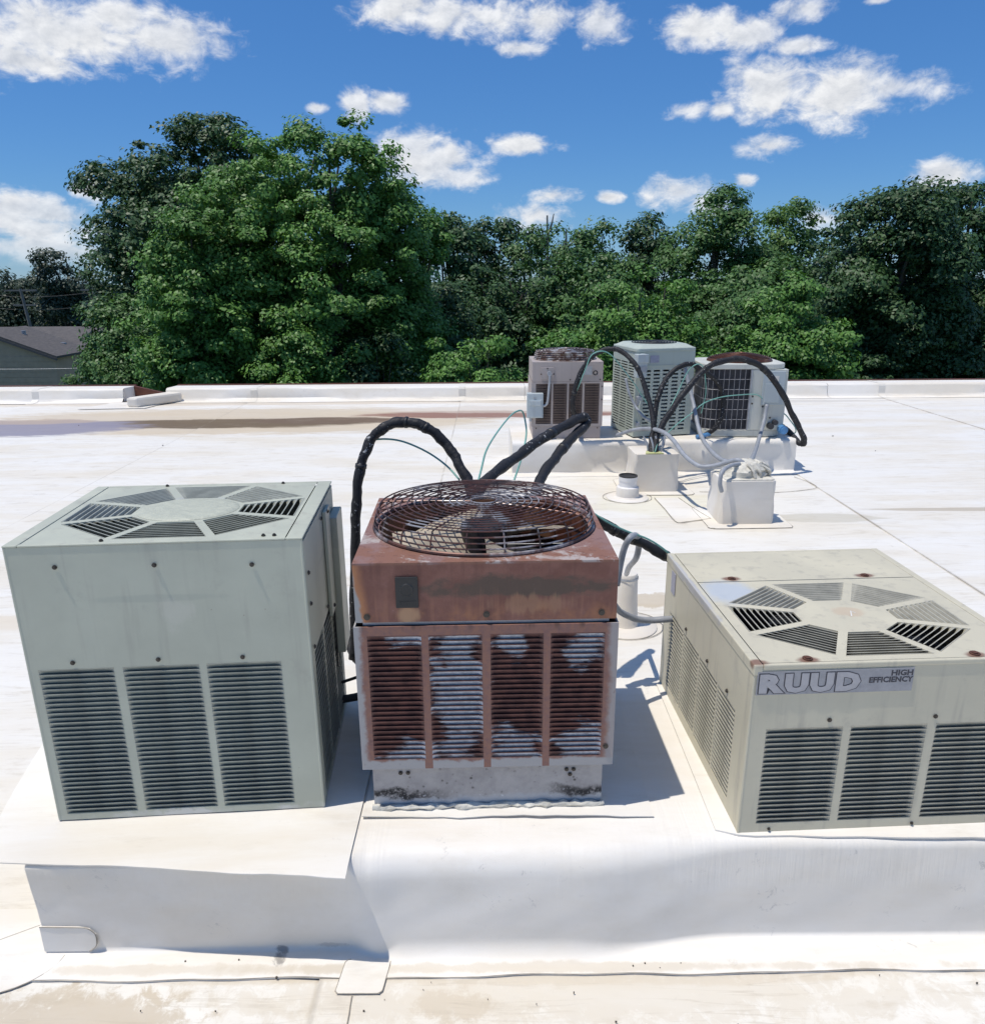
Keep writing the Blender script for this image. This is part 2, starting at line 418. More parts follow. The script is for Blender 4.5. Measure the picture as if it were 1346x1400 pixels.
    def build(self, name, mats, parent=None, smooth=False, loc=None, bevel=0.0):
        o = link(name, self.mesh(name, mats, smooth), parent, loc)
        if bevel:
            b = o.modifiers.new('bevel', 'BEVEL')
            b.width = bevel
            b.segments = 2
            b.limit_method = 'ANGLE'
            b.angle_limit = R(50)
        return o


def link(name, me, parent=None, loc=None):
    o = bpy.data.objects.new(name, me)
    COL.objects.link(o)
    if parent is not None:
        o.parent = parent
    if loc is not None:
        o.location = loc
    return o


def tag(o, label=None, cat=None, group=None, kind=None):
    for k, v in (('label', label), ('category', cat), ('group', group), ('kind', kind)):
        if v:
            o[k] = v
    return o


def thing(name, label, cat, loc=(0, 0, 0), rz=0.0, group=None):
    o = bpy.data.objects.new(name, None)
    o.empty_display_size = 0.1
    COL.objects.link(o)
    o.location = loc
    o.rotation_euler = (0, 0, rz)
    return tag(o, label, cat, group)


def spline(pts, sub=6):
    """Catmull-Rom through the points"""
    P = [Vector(p) for p in pts]
    P = [P[0] * 2 - P[1]] + P + [P[-1] * 2 - P[-2]]
    out = []
    for i in range(1, len(P) - 2):
        a, b, c, d = P[i - 1], P[i], P[i + 1], P[i + 2]
        for k in range(sub):
            t = k / sub
            out.append(0.5 * ((2 * b) + (c - a) * t + (2 * a - 5 * b + 4 * c - d) * t * t
                              + (3 * b - a - 3 * c + d) * t ** 3))
    out.append(P[-2])
    return out


# ------------------------------------------------------------------ materials
MAT = {}


def paint(name, col, rough=0.45, dirt=(0.3, 0.28, 0.24), dirt_amt=0.25, rustspots=0.5, extra=None, chalk=0.12):
    m, n = material(name)
    p = n.obj()
    big = n.noise(p, 4.0, 5, 0.6)
    streak = n.noise(n.v('MULTIPLY', p, (26, 26, 2.2)), 1.0, 3, 0.6)
    fine = n.noise(p, 90.0, 3, 0.6)
    c = n.mix(n.m('MULTIPLY', n.ss(big, 0.35, 0.7), chalk * 2), col, tuple(min(1, k * 1.25 + 0.02) for k in col))
    c = n.mix(n.m('MULTIPLY', n.ss(streak, 0.52, 0.75), dirt_amt), c, dirt)
    c = n.mix(n.m('MULTIPLY', n.ss(n.noise(p, 9.0, 6, 0.7), 0.55, 0.8), dirt_amt * 1.4), c, dirt)
    c = n.mix(n.m('MULTIPLY', n.ss(fine, 0.6, 0.8), 0.12), c, dirt)
    spots = n.m('MULTIPLY', n.ss(n.voro(p, 26.0), 0.05, 0.02), n.ss(n.noise(p, 5.0, 2), 0.56, 0.6))
    c = n.mix(n.m('MULTIPLY', spots, rustspots), c, (0.16, 0.07, 0.035))
    if extra:
        c = extra(n, p, c)
    rg = n.ss(big, 0.3, 0.75, rough, rough + 0.18)
    n.out(n.bsdf(c, rg, 0.0, n.bump(n.m('ADD', n.noise(p, 5.0, 2), n.m('MULTIPLY', n.noise(p, 130.0, 3), 0.03)), 0.5, 0.008), 0.45))
    MAT[name] = m
    return m


def simple(name, col, rough=0.6, metal=0.0, var=0.25, scale=12.0, bump=0.2, spec=0.5, col2=None):
    m, n = material(name)
    p = n.obj()
    nz = n.noise(p, scale, 6, 0.65)
    c2 = col2 or tuple(k * (1 - var) for k in col)
    c = n.mix(n.ss(nz, 0.3, 0.7), col, c2)
    n.out(n.bsdf(c, rough, metal, n.bump(n.noise(p, scale * 4, 4, 0.6), bump, 0.003), spec))
    MAT[name] = m
    return m


def ex_left(n, p, c):
    nz = n.noise(p, 12.0, 5, 0.65)
    x, y, z = n.xyz(p)
    # chipped, scuffed bottom edge and a couple of pale rubs
    e = n.ss(n.m('ADD', z, n.m('MULTIPLY', n.m('SUBTRACT', n.noise(p, 22.0, 5, .7), 0.5), 0.06)), 0.018, 0.006)
    c = n.mix(n.m('MULTIPLY', n.m('MULTIPLY', e, n.ss(n.noise(p, 5.0, 3), 0.42, 0.6)), 0.7), c, (0.72, 0.71, 0.68))
    c = n.mix(n.m('MULTIPLY', n.blob(p, (0.36, 0.0, 0.56), (0.05, 0.3, 0.05), nz, 1.3), 0.3), c, (0.62, 0.6, 0.52))
    c = n.mix(n.m('MULTIPLY', n.blob(p, (0.33, 0.0, 0.6), (0.2, 0.3, 0.012), nz, 0.5), 0.16), c, (0.2, 0.24, 0.23))
    c = n.mix(n.m('MULTIPLY', n.blob(p, (0.33, 0.3, 0.745), (0.12, 0.1, 0.2), nz, 0.9), 0.35), c, (0.5, 0.52, 0.52))
    return c


def ex_right(n, p, c):
    nz = n.noise(p, 14.0, 5, 0.65)
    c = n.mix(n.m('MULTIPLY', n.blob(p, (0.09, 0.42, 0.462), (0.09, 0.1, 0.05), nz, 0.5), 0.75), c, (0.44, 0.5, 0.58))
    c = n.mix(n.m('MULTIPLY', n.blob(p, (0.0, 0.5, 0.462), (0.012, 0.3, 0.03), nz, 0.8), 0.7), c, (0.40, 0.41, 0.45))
    c = n.mix(n.m('MULTIPLY', n.blob(p, (0.36, 0.27, 0.462), (0.05, 0.03, 0.02), nz, 1.0), 0.3), c, (0.5, 0.3, 0.18))
    for q in ((0.134, 0.02, 0.462), (0.535, 0.02, 0.462), (0.129, 0.516, 0.462), (0.53, 0.516, 0.462), (0.012, 0.012, 0.462)):
        c = n.mix(n.m('MULTIPLY', n.blob(p, q, (0.034, 0.02, 0.02), nz, 0.5), 0.85), c, (0.19, 0.085, 0.055))
    return c


paint('sage_paint', (0.445, 0.46, 0.37), 0.38, extra=ex_left, dirt_amt=0.36, chalk=0.2)
paint('sage_plain', (0.445, 0.46, 0.37), 0.42, dirt_amt=0.3)
paint('cream_paint', (0.555, 0.515, 0.39), 0.42, extra=ex_right, dirt_amt=0.4, chalk=0.16)
paint('taupe_paint', (0.40, 0.345, 0.32), 0.5, dirt_amt=0.35)
paint('mint_paint', (0.43, 0.475, 0.42), 0.42, dirt_amt=0.15)
paint('ivory_paint', (0.56, 0.565, 0.51), 0.42, dirt_amt=0.2)
paint('box_grey', (0.44, 0.49, 0.50), 0.4, dirt_amt=0.15)
simple('galvanised', (0.45, 0.47, 0.5), 0.45, 0.4, 0.3)
simple('dull_wire', (0.34, 0.34, 0.36), 0.5, 0.2)
simple('dark_metal', (0.05, 0.05, 0.055), 0.5, 0.3)
simple('screw_metal', (0.09, 0.08, 0.07), 0.5, 0.6)
simple('rust_bolt', (0.13, 0.055, 0.035), 0.8, 0.1, 0.5, 60)
simple('black_foam', (0.018, 0.018, 0.02), 0.62, 0, 0.4, 30, 0.9, 0.35)
simple('black_rubber', (0.02, 0.02, 0.022), 0.5)
simple('grey_conduit', (0.34, 0.36, 0.39), 0.5, 0, 0.25, 20)
simple('teal_wire', (0.20, 0.44, 0.38), 0.5)
simple('pvc_white', (0.78, 0.76, 0.74), 0.45, 0, 0.12)
simple('mastic', (0.72, 0.69, 0.6), 0.8, 0, 0.35, 25, 1.0)
simple('brown_trim', (0.20, 0.075, 0.045), 0.5, 0.3, 0.3, 3)
simple('bark', (0.14, 0.12, 0.10), 0.9, 0, 0.4, 6, 0.8)
simple('pale_bark', (0.33, 0.31, 0.28), 0.9, 0, 0.4, 6, 0.6)
simple('pole_wood', (0.2, 0.19, 0.18), 0.9, 0, 0.3, 2)
simple('fan_black', (0.035, 0.033, 0.034), 0.5, 0.2)
simple('fan_tan', (0.50, 0.43, 0.33), 0.6, 0.0, 0.45, 14)
simple('sealant', (0.50, 0.45, 0.37), 0.8, 0, 0.5, 9)
simple('white_scratch', (0.85, 0.85, 0.82), 0.7)
simple('tape_silver', (0.38, 0.38, 0.46), 0.5, 0.0, 0.2, 40)
simple('blue_cap', (0.10, 0.28, 0.55), 0.5)
simple('house_wall', (0.50, 0.385, 0.29), 0.85, 0, 0.15, 3)
simple('house_fascia', (0.09, 0.09, 0.1), 0.8)
simple('plaque', (0.02, 0.022, 0.024), 0.45)
simple('badge_face', (0.37, 0.37, 0.385), 0.5, 0.1, 0.2, 40)
simple('badge_letter', (0.45, 0.44, 0.45), 0.5, 0.1, 0.15, 40)
simple('badge_ink', (0.05, 0.05, 0.065), 0.5)
simple('red_brown_wood', (0.17, 0.06, 0.04), 0.8)


def shingle():
    m, n = material('shingles')
    p = n.obj()
    c = n.mix(n.ss(n.noise(n.v('MULTIPLY', p, (1, 1, 7)), 3.0, 5, 0.7), 0.3, 0.7), (0.075, 0.07, 0.07), (0.12, 0.11, 0.105))
    n.out(n.bsdf(c, 0.9))
    MAT['shingles'] = m


shingle()


def coil(name, a, b):
    m, n = material(name)
    p = n.obj()
    x, y, z = n.xyz(p)
    s = n.m('SINE', n.m('MULTIPLY', n.m('ADD', x, y), 2 * math.pi * 320))
    c = n.mix(n.ss(s, -0.6, 0.6), a, b)
    c = n.mix(n.m('MULTIPLY', n.ss(n.noise(p, 6.0, 5, 0.7), 0.45, 0.7), 0.5), c, tuple(k * 0.4 for k in a))
    n.out(n.bsdf(c, 0.6, 0.3))
    MAT[name] = m


coil('coil_dark', (0.16, 0.175, 0.20), (0.28, 0.31, 0.35))
coil('coil_black', (0.03, 0.03, 0.036), (0.06, 0.06, 0.072))
coil('coil_brown', (0.035, 0.025, 0.022), (0.07, 0.05, 0.045))


def slat_paint(name, col):
    m, n = material(name)
    p = n.obj()
    c = n.mix(n.ss(n.noise(p, 20, 5, 0.65), 0.35, 0.7), col, tuple(k * 0.72 for k in col))
    n.out(n.bsdf(c, 0.45))
    MAT[name] = m


slat_paint('sage_slat', (0.36, 0.375, 0.32))
slat_paint('cream_slat', (0.44, 0.42, 0.34))
slat_paint('brown_slat', (0.13, 0.095, 0.085))


def rust_cap():
    m, n = material('rusty_cap')
    p = n.obj()
    x, y, z = n.xyz(p)
    nz = n.noise(p, 11.0, 6, 0.65)
    nf = n.noise(p, 45.0, 5, 0.7)
    drip = n.noise(n.v('MULTIPLY', p, (38, 38, 3)), 1.0, 4, 0.65)
    c = n.mix(n.ss(nz, 0.3, 0.7), (0.165, 0.070, 0.052), (0.24, 0.112, 0.085))
    c = n.mix(n.m('MULTIPLY', n.ss(nf, 0.5, 0.8), 0.3), c, (0.30, 0.16, 0.135))
    top = n.ss(z, 0.676, 0.682)
    # orange rust and pale bare patches on the top face
    tp = n.mix(n.ss(n.noise(p, 6.5, 5, 0.6), 0.44, 0.56), (0.235, 0.115, 0.08), (0.25, 0.15, 0.135))
    tp = n.mix(n.m('MULTIPLY', n.ss(n.noise(p, 8.0, 6, 0.7, 0.6), 0.55, 0.62), 0.8), tp, (0.46, 0.42, 0.40))
    c = n.mix(top, c, tp)
    front = n.m('SUBTRACT', 1.0, top)
    # olive-brown weathered band right of the plaque
    band = n.blob(p, (0.40, 0.0, 0.618), (0.27, 0.4, 0.036), n.m('ADD', n.m('MULTIPLY', nz, 0.5), n.m('MULTIPLY', n.noise(n.v('MULTIPLY', p, (14, 14, 30)), 1.0, 7, 0.75), 0.5)), 1.5)
    c = n.mix(n.m('MULTIPLY', n.m('MULTIPLY', band, front), 0.85), c, (0.085, 0.066, 0.05))
    # orange rust line along the bottom and the left edge, bare grey in the left corner
    e = n.m('ADD', z, n.m('MULTIPLY', n.m('SUBTRACT', drip, 0.5), 0.09))
    low = n.ss(e, 0.582, 0.545)
    c = n.mix(n.m('MULTIPLY', low, n.ss(n.noise(p, 9.0, 5, 0.7), 0.42, 0.62)), c, (0.30, 0.135, 0.075))
    dl = n.m('ADD', n.m('ADD', n.m('MULTIPLY', x, 1.0), n.m('MULTIPLY', n.m('SUBTRACT', z, 0.525), 0.14)), n.m('MULTIPLY', n.m('SUBTRACT', nz, 0.5), 0.035))
    c = n.mix(n.m('MULTIPLY', n.ss(dl, 0.05, 0.022), front), c, (0.42, 0.19, 0.09))
    c = n.mix(n.m('MULTIPLY', n.ss(dl, 0.026, 0.019), front), c, (0.34, 0.34, 0.33))
    # pale run below the plaque
    c = n.mix(n.m('MULTIPLY', n.m('MULTIPLY', n.ss(n.noise(n.v('MULTIPLY', p, (70, 70, 2)), 1.0, 2, 0.5), 0.55, 0.7), n.ss(z, 0.60, 0.66)), 0.35), c, (0.11, 0.05, 0.04))
    c = n.mix(n.m('MULTIPLY', n.blob(p, (0.132, 0.0, 0.552), (0.034, 0.3, 0.03), drip, 0.5), 0.85), c, (0.50, 0.30, 0.17))
    c = n.mix(n.m('MULTIPLY', n.m('MULTIPLY', n.ss(n.noise(n.v('MULTIPLY', p, (60, 60, 2.5)), 1.0, 3, 0.6), 0.52, 0.72), n.ss(z, 0.64, 0.56)), 0.55), c, (0.33, 0.16, 0.10))
    c = n.mix(n.m('MULTIPLY', n.blob(p, (0.42, 0.0, 0.575), (0.10, 0.3, 0.03), drip, 1.2), 0.35), c, (0.42, 0.25, 0.14))
    # flaking pale specks
    sp = n.m('MULTIPLY', n.ss(nf, 0.66, 0.72), n.ss(nz, 0.5, 0.6))
    c = n.mix(n.m('MULTIPLY', sp, 0.6), c, (0.45, 0.36, 0.33))
    n.out(n.bsdf(c, 0.62, 0.0, n.bump(nf, 0.35, 0.003), 0.4))
    MAT['rusty_cap'] = m


def rust_panel(name, grey=(0.36, 0.35, 0.345)):
    m, n = material(name)
    p = n.obj()
    x, y, z = n.xyz(p)
    nz = n.noise(p, 12.0, 6, 0.7)
    nf = n.noise(p, 60.0, 5, 0.7)
    rust = n.mix(n.ss(nf, 0.35, 0.65), (0.27, 0.135, 0.095), (0.215, 0.115, 0.10))
    # the frame stays grey at the outer left edge, the top corner and along the foot
    g = n.m('ADD', n.m('MULTIPLY', n.m('SUBTRACT', nz, 0.5), 0.05), x)
    f1 = n.ss(g, 0.022, 0.008)
    f2 = n.ss(n.m('ADD', n.m('MULTIPLY', n.m('SUBTRACT', nz, 0.5), 0.05), z), 0.158, 0.15)
    bars = n.m('COMPARE', x, 0.168, 0.010)
    bars = n.m('MAXIMUM', bars, n.m('COMPARE', x, 0.315, 0.009))
    bars = n.m('MAXIMUM', bars, n.m('COMPARE', x, 0.462, 0.009))
    f2 = n.m('MULTIPLY', f2, n.m('SUBTRACT', 1.0, bars))
    f3 = n.ss(g, 0.605, 0.622)
    f = n.m('MAXIMUM', n.m('MAXIMUM', f1, f2), n.m('MULTIPLY', f3, 0.8))
    c = n.mix(f, rust, grey)
    top_streak = n.m('MULTIPLY', n.ss(z, 0.505, 0.53), n.ss(n.noise(n.v('MULTIPLY', p, (30, 30, 4)), 1.0, 4), 0.5, 0.65))  # dark vertical streaks along the top of the panel
    c = n.mix(n.m('MULTIPLY', top_streak, 0.75), c, (0.05, 0.03, 0.027))
    c = n.mix(n.m('MULTIPLY', n.ss(nf, 0.62, 0.72), 0.5), c, (0.10, 0.055, 0.045))
    n.out(n.bsdf(c, 0.6, 0.0, n.bump(nf, 0.3, 0.002), 0.4))
    MAT[name] = m


def rust_slat():
    """louvre blades: dark rust with patches where the bare galvanised steel still shows"""
    m, n = material('rusty_slat')
    pw = n.pos()
    nz = n.noise(n.v('MULTIPLY', pw, (1.0, 1.0, 1.0)), 16.0, 6, 0.65)
    nzf = n.m('ADD', n.m('MULTIPLY', n.noise(n.v('MULTIPLY', pw, (1.0, 1.0, 1.8)), 11.0, 3, 0.6), 0.6), n.m('MULTIPLY', n.noise(n.v('MULTIPLY', pw, (0.8, 1.0, 2.2)), 42.0, 6, 0.75, 0.4), 0.4))
    rust = n.mix(n.ss(n.noise(pw, 30, 4, 0.6), 0.35, 0.65), (0.075, 0.033, 0.031), (0.15, 0.065, 0.053))
    galv = n.mix(n.ss(n.noise(pw, 70, 4, 0.7), 0.35, 0.7), (0.42, 0.43, 0.46), (0.62, 0.63, 0.66))
    bl = None
    for c0, r0 in (((-0.085, 1.65, 0.62), (0.075, 0.3, 0.34)), ((-0.20, 1.65, 0.45), (0.085, 0.3, 0.05)),
                   ((-0.21, 1.65, 0.78), (0.06, 0.3, 0.03)), ((0.04, 1.65, 0.765), (0.05, 0.3, 0.05)),
                   ((0.045, 1.65, 0.46), (0.085, 0.3, 0.075)), ((0.22, 1.65, 0.745), (0.06, 0.3, 0.055)),
                   ((0.225, 1.65, 0.47), (0.07, 0.3, 0.08))):
        b = n.blob(pw, c0, tuple(k * 0.95 for k in r0), nzf, 2.1, 1.0)
        bl = b if bl is None else n.m('MAXIMUM', bl, b)
    lx, ly, lz = n.xyz(n.obj())
    # rust creeps down from each fold and in from the blade ends
    edge = n.m('ADD', n.ss(lz, 0.0075, 0.0115), n.m('MULTIPLY', n.m('SUBTRACT', n.noise(pw, 45, 4, 0.7), 0.5), 0.9))
    bl = n.m('MULTIPLY', bl, n.ss(edge, 0.75, 0.45))
    c = n.mix(bl, rust, galv)
    n.out(n.bsdf(c, 0.5))
    MAT['rusty_slat'] = m


def base_pan_mat():
    m, n = material('weathered_base')
    p = n.obj()
    x, y, z = n.xyz(p)
    nf = n.noise(p, 70.0, 5, 0.75)
    nz = n.noise(p, 16.0, 6, 0.7)
    c = n.mix(n.ss(nz, 0.35, 0.7), (0.43, 0.405, 0.385), (0.32, 0.30, 0.29))
    c = n.mix(n.m('MULTIPLY', n.ss(n.voro(p, 55.0), 0.28, 0.1), n.ss(nz, 0.45, 0.6)), c, (0.10, 0.09, 0.085))
    h = n.m('ADD', z, n.m('MULTIPLY', n.m('SUBTRACT', nz, 0.5), 0.07))
    side = n.m('ADD', n.ss(x, 0.25, 0.1), n.ss(x, 0.44, 0.54), clamp=True)
    k = n.m('MULTIPLY', n.m('MULTIPLY', n.ss(h, 0.062, 0.046), n.ss(h, 0.022, 0.036)), side)
    c = n.mix(n.m('MULTIPLY', k, n.ss(nf, 0.3, 0.5)), c, (0.022, 0.022, 0.025))
    c = n.mix(n.m('MULTIPLY', n.ss(h, 0.036, 0.02), 0.8), c, (0.46, 0.47, 0.48))
    sp = n.m('MULTIPLY', n.ss(nf, 0.6, 0.68), n.ss(z, 0.08, 0.03))
    c = n.mix(n.m('MULTIPLY', sp, 0.7), c, (0.66, 0.66, 0.66))
    n.out(n.bsdf(c, 0.65, 0.0, n.bump(nf, 0.3, 0.003), 0.4))
    MAT['weathered_base'] = m


def wire_mat(name, a, b, c3):
    m, n = material(name)
    p = n.pos()
    nz = n.noise(p, 22.0, 5, 0.65)
    c = n.mix(n.ss(nz, 0.38, 0.55), a, b)
    c = n.mix(n.ss(n.noise(p, 12.0, 4, 0.6), 0.50, 0.64), c, c3)
    n.out(n.bsdf(c, 0.42, 0.35))
    MAT[name] = m


rust_cap()
rust_panel('rusty_panel')
rust_slat()
base_pan_mat()
wire_mat('guard_wire', (0.06, 0.045, 0.045), (0.14, 0.065, 0.05), (0.42, 0.40, 0.40))  # pale third tone: worn metal plus silver sun highlights painted into the colour
wire_mat('guard_rust', (0.16, 0.06, 0.035), (0.10, 0.035, 0.02), (0.24, 0.12, 0.07))
wire_mat('guard_tan', (0.42, 0.36, 0.32), (0.13, 0.07, 0.05), (0.55, 0.55, 0.55))


def spotted_foam():
    m, n = material('foam_spotted')
    p = n.pos()
    sp = n.m('MULTIPLY', n.ss(n.noise(p, 60.0, 4, 0.7), 0.60, 0.66), n.ss(n.noise(p, 5.0, 2), 0.44, 0.58))
    c = n.mix(sp, (0.018, 0.018, 0.021), (0.40, 0.40, 0.40))
    n.out(n.bsdf(c, 0.6, 0, n.bump(n.noise(p, 45.0, 4), 0.8, 0.006), 0.35))
    MAT['foam_spotted'] = m


spotted_foam()


def membrane(name, warm, dirt_amt, roof=False, curb=False):
    m, n = material(name)
    p = n.pos()
    x, y, z = n.xyz(p)
    b = n.noise(n.v('MULTIPLY', p, (0.55, 2.4, 1.0)), 1.0, 7, 0.68, 0.3)
    f = n.noise(n.v('MULTIPLY', p, (4, 13, 4)), 1.0, 6, 0.7)
    sc = n.noise(p, 55.0, 4, 0.7)
    c = n.mix(n.ss(b, 0.38, 0.66), warm, tuple(k * s for k, s in zip(warm, (0.91, 0.87, 0.80))))
    c = n.mix(n.m('MULTIPLY', n.ss(f, 0.52, 0.72), 0.45 * dirt_amt), c, (0.52, 0.46, 0.36))
    c = n.mix(n.m('MULTIPLY', n.ss(sc, 0.62, 0.75), 0.18 * dirt_amt), c, (0.45, 0.41, 0.35))
    # footprints, scuffs
    s2 = n.m('MULTIPLY', n.ss(n.noise(p, 9.0, 7, 0.75, 0.8), 0.61, 0.68), n.ss(n.noise(p, 1.7, 2), 0.5, 0.62))
    c = n.mix(n.m('MULTIPLY', s2, 0.30 * dirt_amt), c, (0.36, 0.33, 0.30))
    if roof:
        nz = n.noise(n.v('MULTIPLY', p, (1.7, 8.0, 1)), 1.0, 8, 0.72, 0.4)
        nz2 = n.noise(n.v('MULTIPLY', p, (2.5, 2.5, 1)), 1.0, 7, 0.7)

        def st(c, cen, rad, col, amt, ragged=0.55, nn=None):
            ragged *= 1.7
            return n.mix(n.m('MULTIPLY', n.blob(p, cen + (0,), rad + (9,), nn or nz, ragged, 2.0), amt), c, col)
        c = st(c, (-3.0, 8.95), (3.4, 1.0), (0.58, 0.47, 0.32), 0.75)
        c = st(c, (-3.2, 8.75), (1.9, 0.34), (0.17, 0.12, 0.065), 1.0, 0.5)
        c = st(c, (-1.9, 8.9), (1.1, 0.24), (0.17, 0.115, 0.07), 1.0, 0.5)
        c = st(c, (-5.6, 8.55), (1.8, 0.6), (0.27, 0.25, 0.30), 0.95, 0.55)
        c = st(c, (-5.5, 8.95), (0.9, 0.2), (0.50, 0.38, 0.26), 0.6, 0.7)
        c = st(c, (0.1, 9.25), (1.9, 0.30), (0.30, 0.165, 0.115), 1.0, 0.5)
        c = st(c, (0.6, 9.6), (2.4, 0.32), (0.62, 0.54, 0.44), 0.6)
        c = st(c, (-3.0, 10.22), (5.0, 0.16), (0.58, 0.49, 0.38), 0.6, 0.8)
        c = st(c, (3.2, 10.1), (2.6, 0.14), (0.50, 0.47, 0.42), 0.55, 0.6)
        c = st(c, (3.6, 5.17), (1.0, 0.05), (0.42, 0.36, 0.27), 0.7, 0.4)
        c = st(c, (2.3, 5.0), (0.45, 0.12), (0.5, 0.46, 0.36), 0.6, 0.7)
        c = st(c, (-1.6, 3.4), (1.6, 0.13), (0.64, 0.55, 0.42), 0.45, 0.8)
        c = st(c, (0.82, 3.62), (0.26, 0.10), (0.46, 0.36, 0.22), 0.6, 1.0, n.noise(p, 9.0, 7, 0.72))
        c = st(c, (0.3, 1.43), (1.1, 0.05), (0.62, 0.54, 0.42), 0.55, 0.7, nz2)
        c = st(c, (-0.62, 1.44), (0.5, 0.05), (0.60, 0.52, 0.40), 0.55, 0.7, nz2)
        c = st(c, (1.25, 5.35), (0.55, 0.35), (0.72, 0.68, 0.50), 0.4, 0.6, nz2)
        nz3 = n.noise(p, 17.0, 8, 0.75, 0.5)
        c = n.mix(n.m('MULTIPLY', n.blob(p, (-0.10, 1.335, 0), (0.10, 0.055, 9), nz3, 1.5), 0.5), c, (0.52, 0.43, 0.31))
        c = n.mix(n.m('MULTIPLY', n.blob(p, (-0.95, 1.30, 0), (0.30, 0.10, 9), nz3, 1.6, 1.3), 0.62), c, (0.46, 0.37, 0.25))
        c = n.mix(n.m('MULTIPLY', n.blob(p, (0.2, 1.36, 0), (1.2, 0.09, 9), nz3, 1.8, 1.0), 0.35), c, (0.56, 0.48, 0.36))
        # fine wavy dirt lines left by drying water, and scuffed footprints
        wl = n.noise(n.v('ADD', n.v('MULTIPLY', p, (0.9, 16.0, 1)), n.v('MULTIPLY', n.noise(p, 1.1, 2, color=True), (0, 3.0, 0))), 1.0, 4, 0.6)
        c = n.mix(n.m('MULTIPLY', n.m('MULTIPLY', n.ss(n.m('ABSOLUTE', n.m('SUBTRACT', wl, 0.5)), 0.022, 0.0), n.ss(nz2, 0.40, 0.62)), 0.38), c, (0.45, 0.39, 0.30))
        c = n.mix(n.m('MULTIPLY', n.ss(n.noise(p, 26.0, 6, 0.8, 0.5), 0.60, 0.72), 0.16), c, (0.38, 0.35, 0.31))
        # grime caught along the sheet laps
        for xs in (-3.3, -0.42, 2.56, 5.3):
            ln = n.ss(n.m('ABSOLUTE', n.m('SUBTRACT', x, xs)), 0.014, 0.002)
            c = n.mix(n.m('MULTIPLY', n.m('MULTIPLY', ln, n.ss(nz2, 0.3, 0.6)), 0.55), c, (0.33, 0.29, 0.24))
    if curb:
        sm = n.noise(p, 26.0, 6, 0.75, 0.6)
        smudge = n.m('MULTIPLY', n.ss(sm, 0.60, 0.70), n.ss(n.noise(p, 3.1, 2), 0.50, 0.60))
        c = n.mix(n.m('MULTIPLY', smudge, 0.42), c, (0.30, 0.29, 0.29))
        c = n.mix(n.m('MULTIPLY', n.blob(p, (-0.53, 1.46, 0.012), (0.022, 0.05, 0.010), sm, 1.2), 0.7), c, (0.16, 0.15, 0.14))
        c = n.mix(n.m('MULTIPLY', n.blob(p, (-0.40, 1.47, 0.02), (0.05, 0.06, 0.008), sm, 1.4), 0.35), c, (0.26, 0.25, 0.24))
        c = n.mix(n.m('MULTIPLY', n.blob(p, (0.2, 1.43, 0.006), (1.0, 0.018, 0.03), n.noise(p, 8.0, 6, 0.7), 1.2), 0.55), c, (0.56, 0.49, 0.38))
        c = n.mix(n.m('MULTIPLY', n.blob(p, (-0.75, 1.43, 0.006), (0.5, 0.02, 0.03), n.noise(p, 8.0, 6, 0.7), 1.2), 0.5), c, (0.58, 0.51, 0.40))
    bmp = n.m('ADD', n.m('MULTIPLY', n.noise(p, 2.2, 3), 1.0), n.m('MULTIPLY', n.noise(p, 14.0, 4), 0.12))
    if curb:                                            # fine stretch wrinkles below the rolled edge
        wr_ = n.m('MULTIPLY', n.noise(n.v('MULTIPLY', p, (75, 1, 3.5)), 1.0, 3, 0.6), n.m('MULTIPLY', n.ss(z, 0.12, 0.2), n.ss(n.noise(p, 2.0, 1), 0.35, 0.6)))
        bmp = n.m('ADD', bmp, n.m('MULTIPLY', wr_, 0.22))
        bmp = n.m('ADD', bmp, n.m('MULTIPLY', n.noise(n.v('MULTIPLY', p, (2.0, 2.0, 5.0)), 1.0, 2, 0.5, 0.4), 0.35))
    n.out(n.bsdf(c, n.ss(b, 0.3, 0.7, 0.48, 0.6), 0.0, n.bump(bmp, 0.28, 0.03), 0.35))
    MAT[name] = m


membrane('roof_membrane', (0.775, 0.75, 0.69), 1.2, True)
membrane('roof_membrane_cool', (0.765, 0.745, 0.695), 0.8, True)
membrane('curb_membrane', (0.80, 0.768, 0.71), 0.35, curb=True)
membrane('flap_membrane', (0.785, 0.757, 0.70), 0.65)
membrane('box_membrane', (0.77, 0.735, 0.68), 0.3)


def leaf(name, a, b, trans):
    m, n = material(name)
    ri = n.new('ShaderNodeNewGeometry').outputs['Random Per Island']
    c = n.mix(ri, a, b)
    big = n.noise(n.pos(), 0.45, 2)
    c = n.mix(n.m('MULTIPLY', n.ss(big, 0.4, 0.65), 0.45), c, tuple(k * 0.8 for k in a))
    d = n.new('ShaderNodeBsdfPrincipled', {'Base Color': c, 'Roughness': 0.5, 'Specular IOR Level': 0.35})
    t = n.new('ShaderNodeBsdfTranslucent', {'Color': n.mix(1.0, c, (1.25, 1.35, 0.6), 'MULTIPLY')})
    ms = n.new('ShaderNodeMixShader', {0: trans, 1: d.outputs[0], 2: t.outputs[0]})
    n.out(ms.outputs[0])
    MAT[name] = m


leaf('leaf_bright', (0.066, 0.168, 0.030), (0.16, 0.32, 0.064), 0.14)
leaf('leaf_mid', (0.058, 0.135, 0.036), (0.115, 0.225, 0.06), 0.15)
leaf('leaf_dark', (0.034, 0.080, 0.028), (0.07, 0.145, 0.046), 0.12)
leaf('leaf_pale', (0.085, 0.175, 0.045), (0.15, 0.26, 0.07), 0.2)
leaf('leaf_far', (0.042, 0.068, 0.045), (0.065, 0.095, 0.06), 0.2)


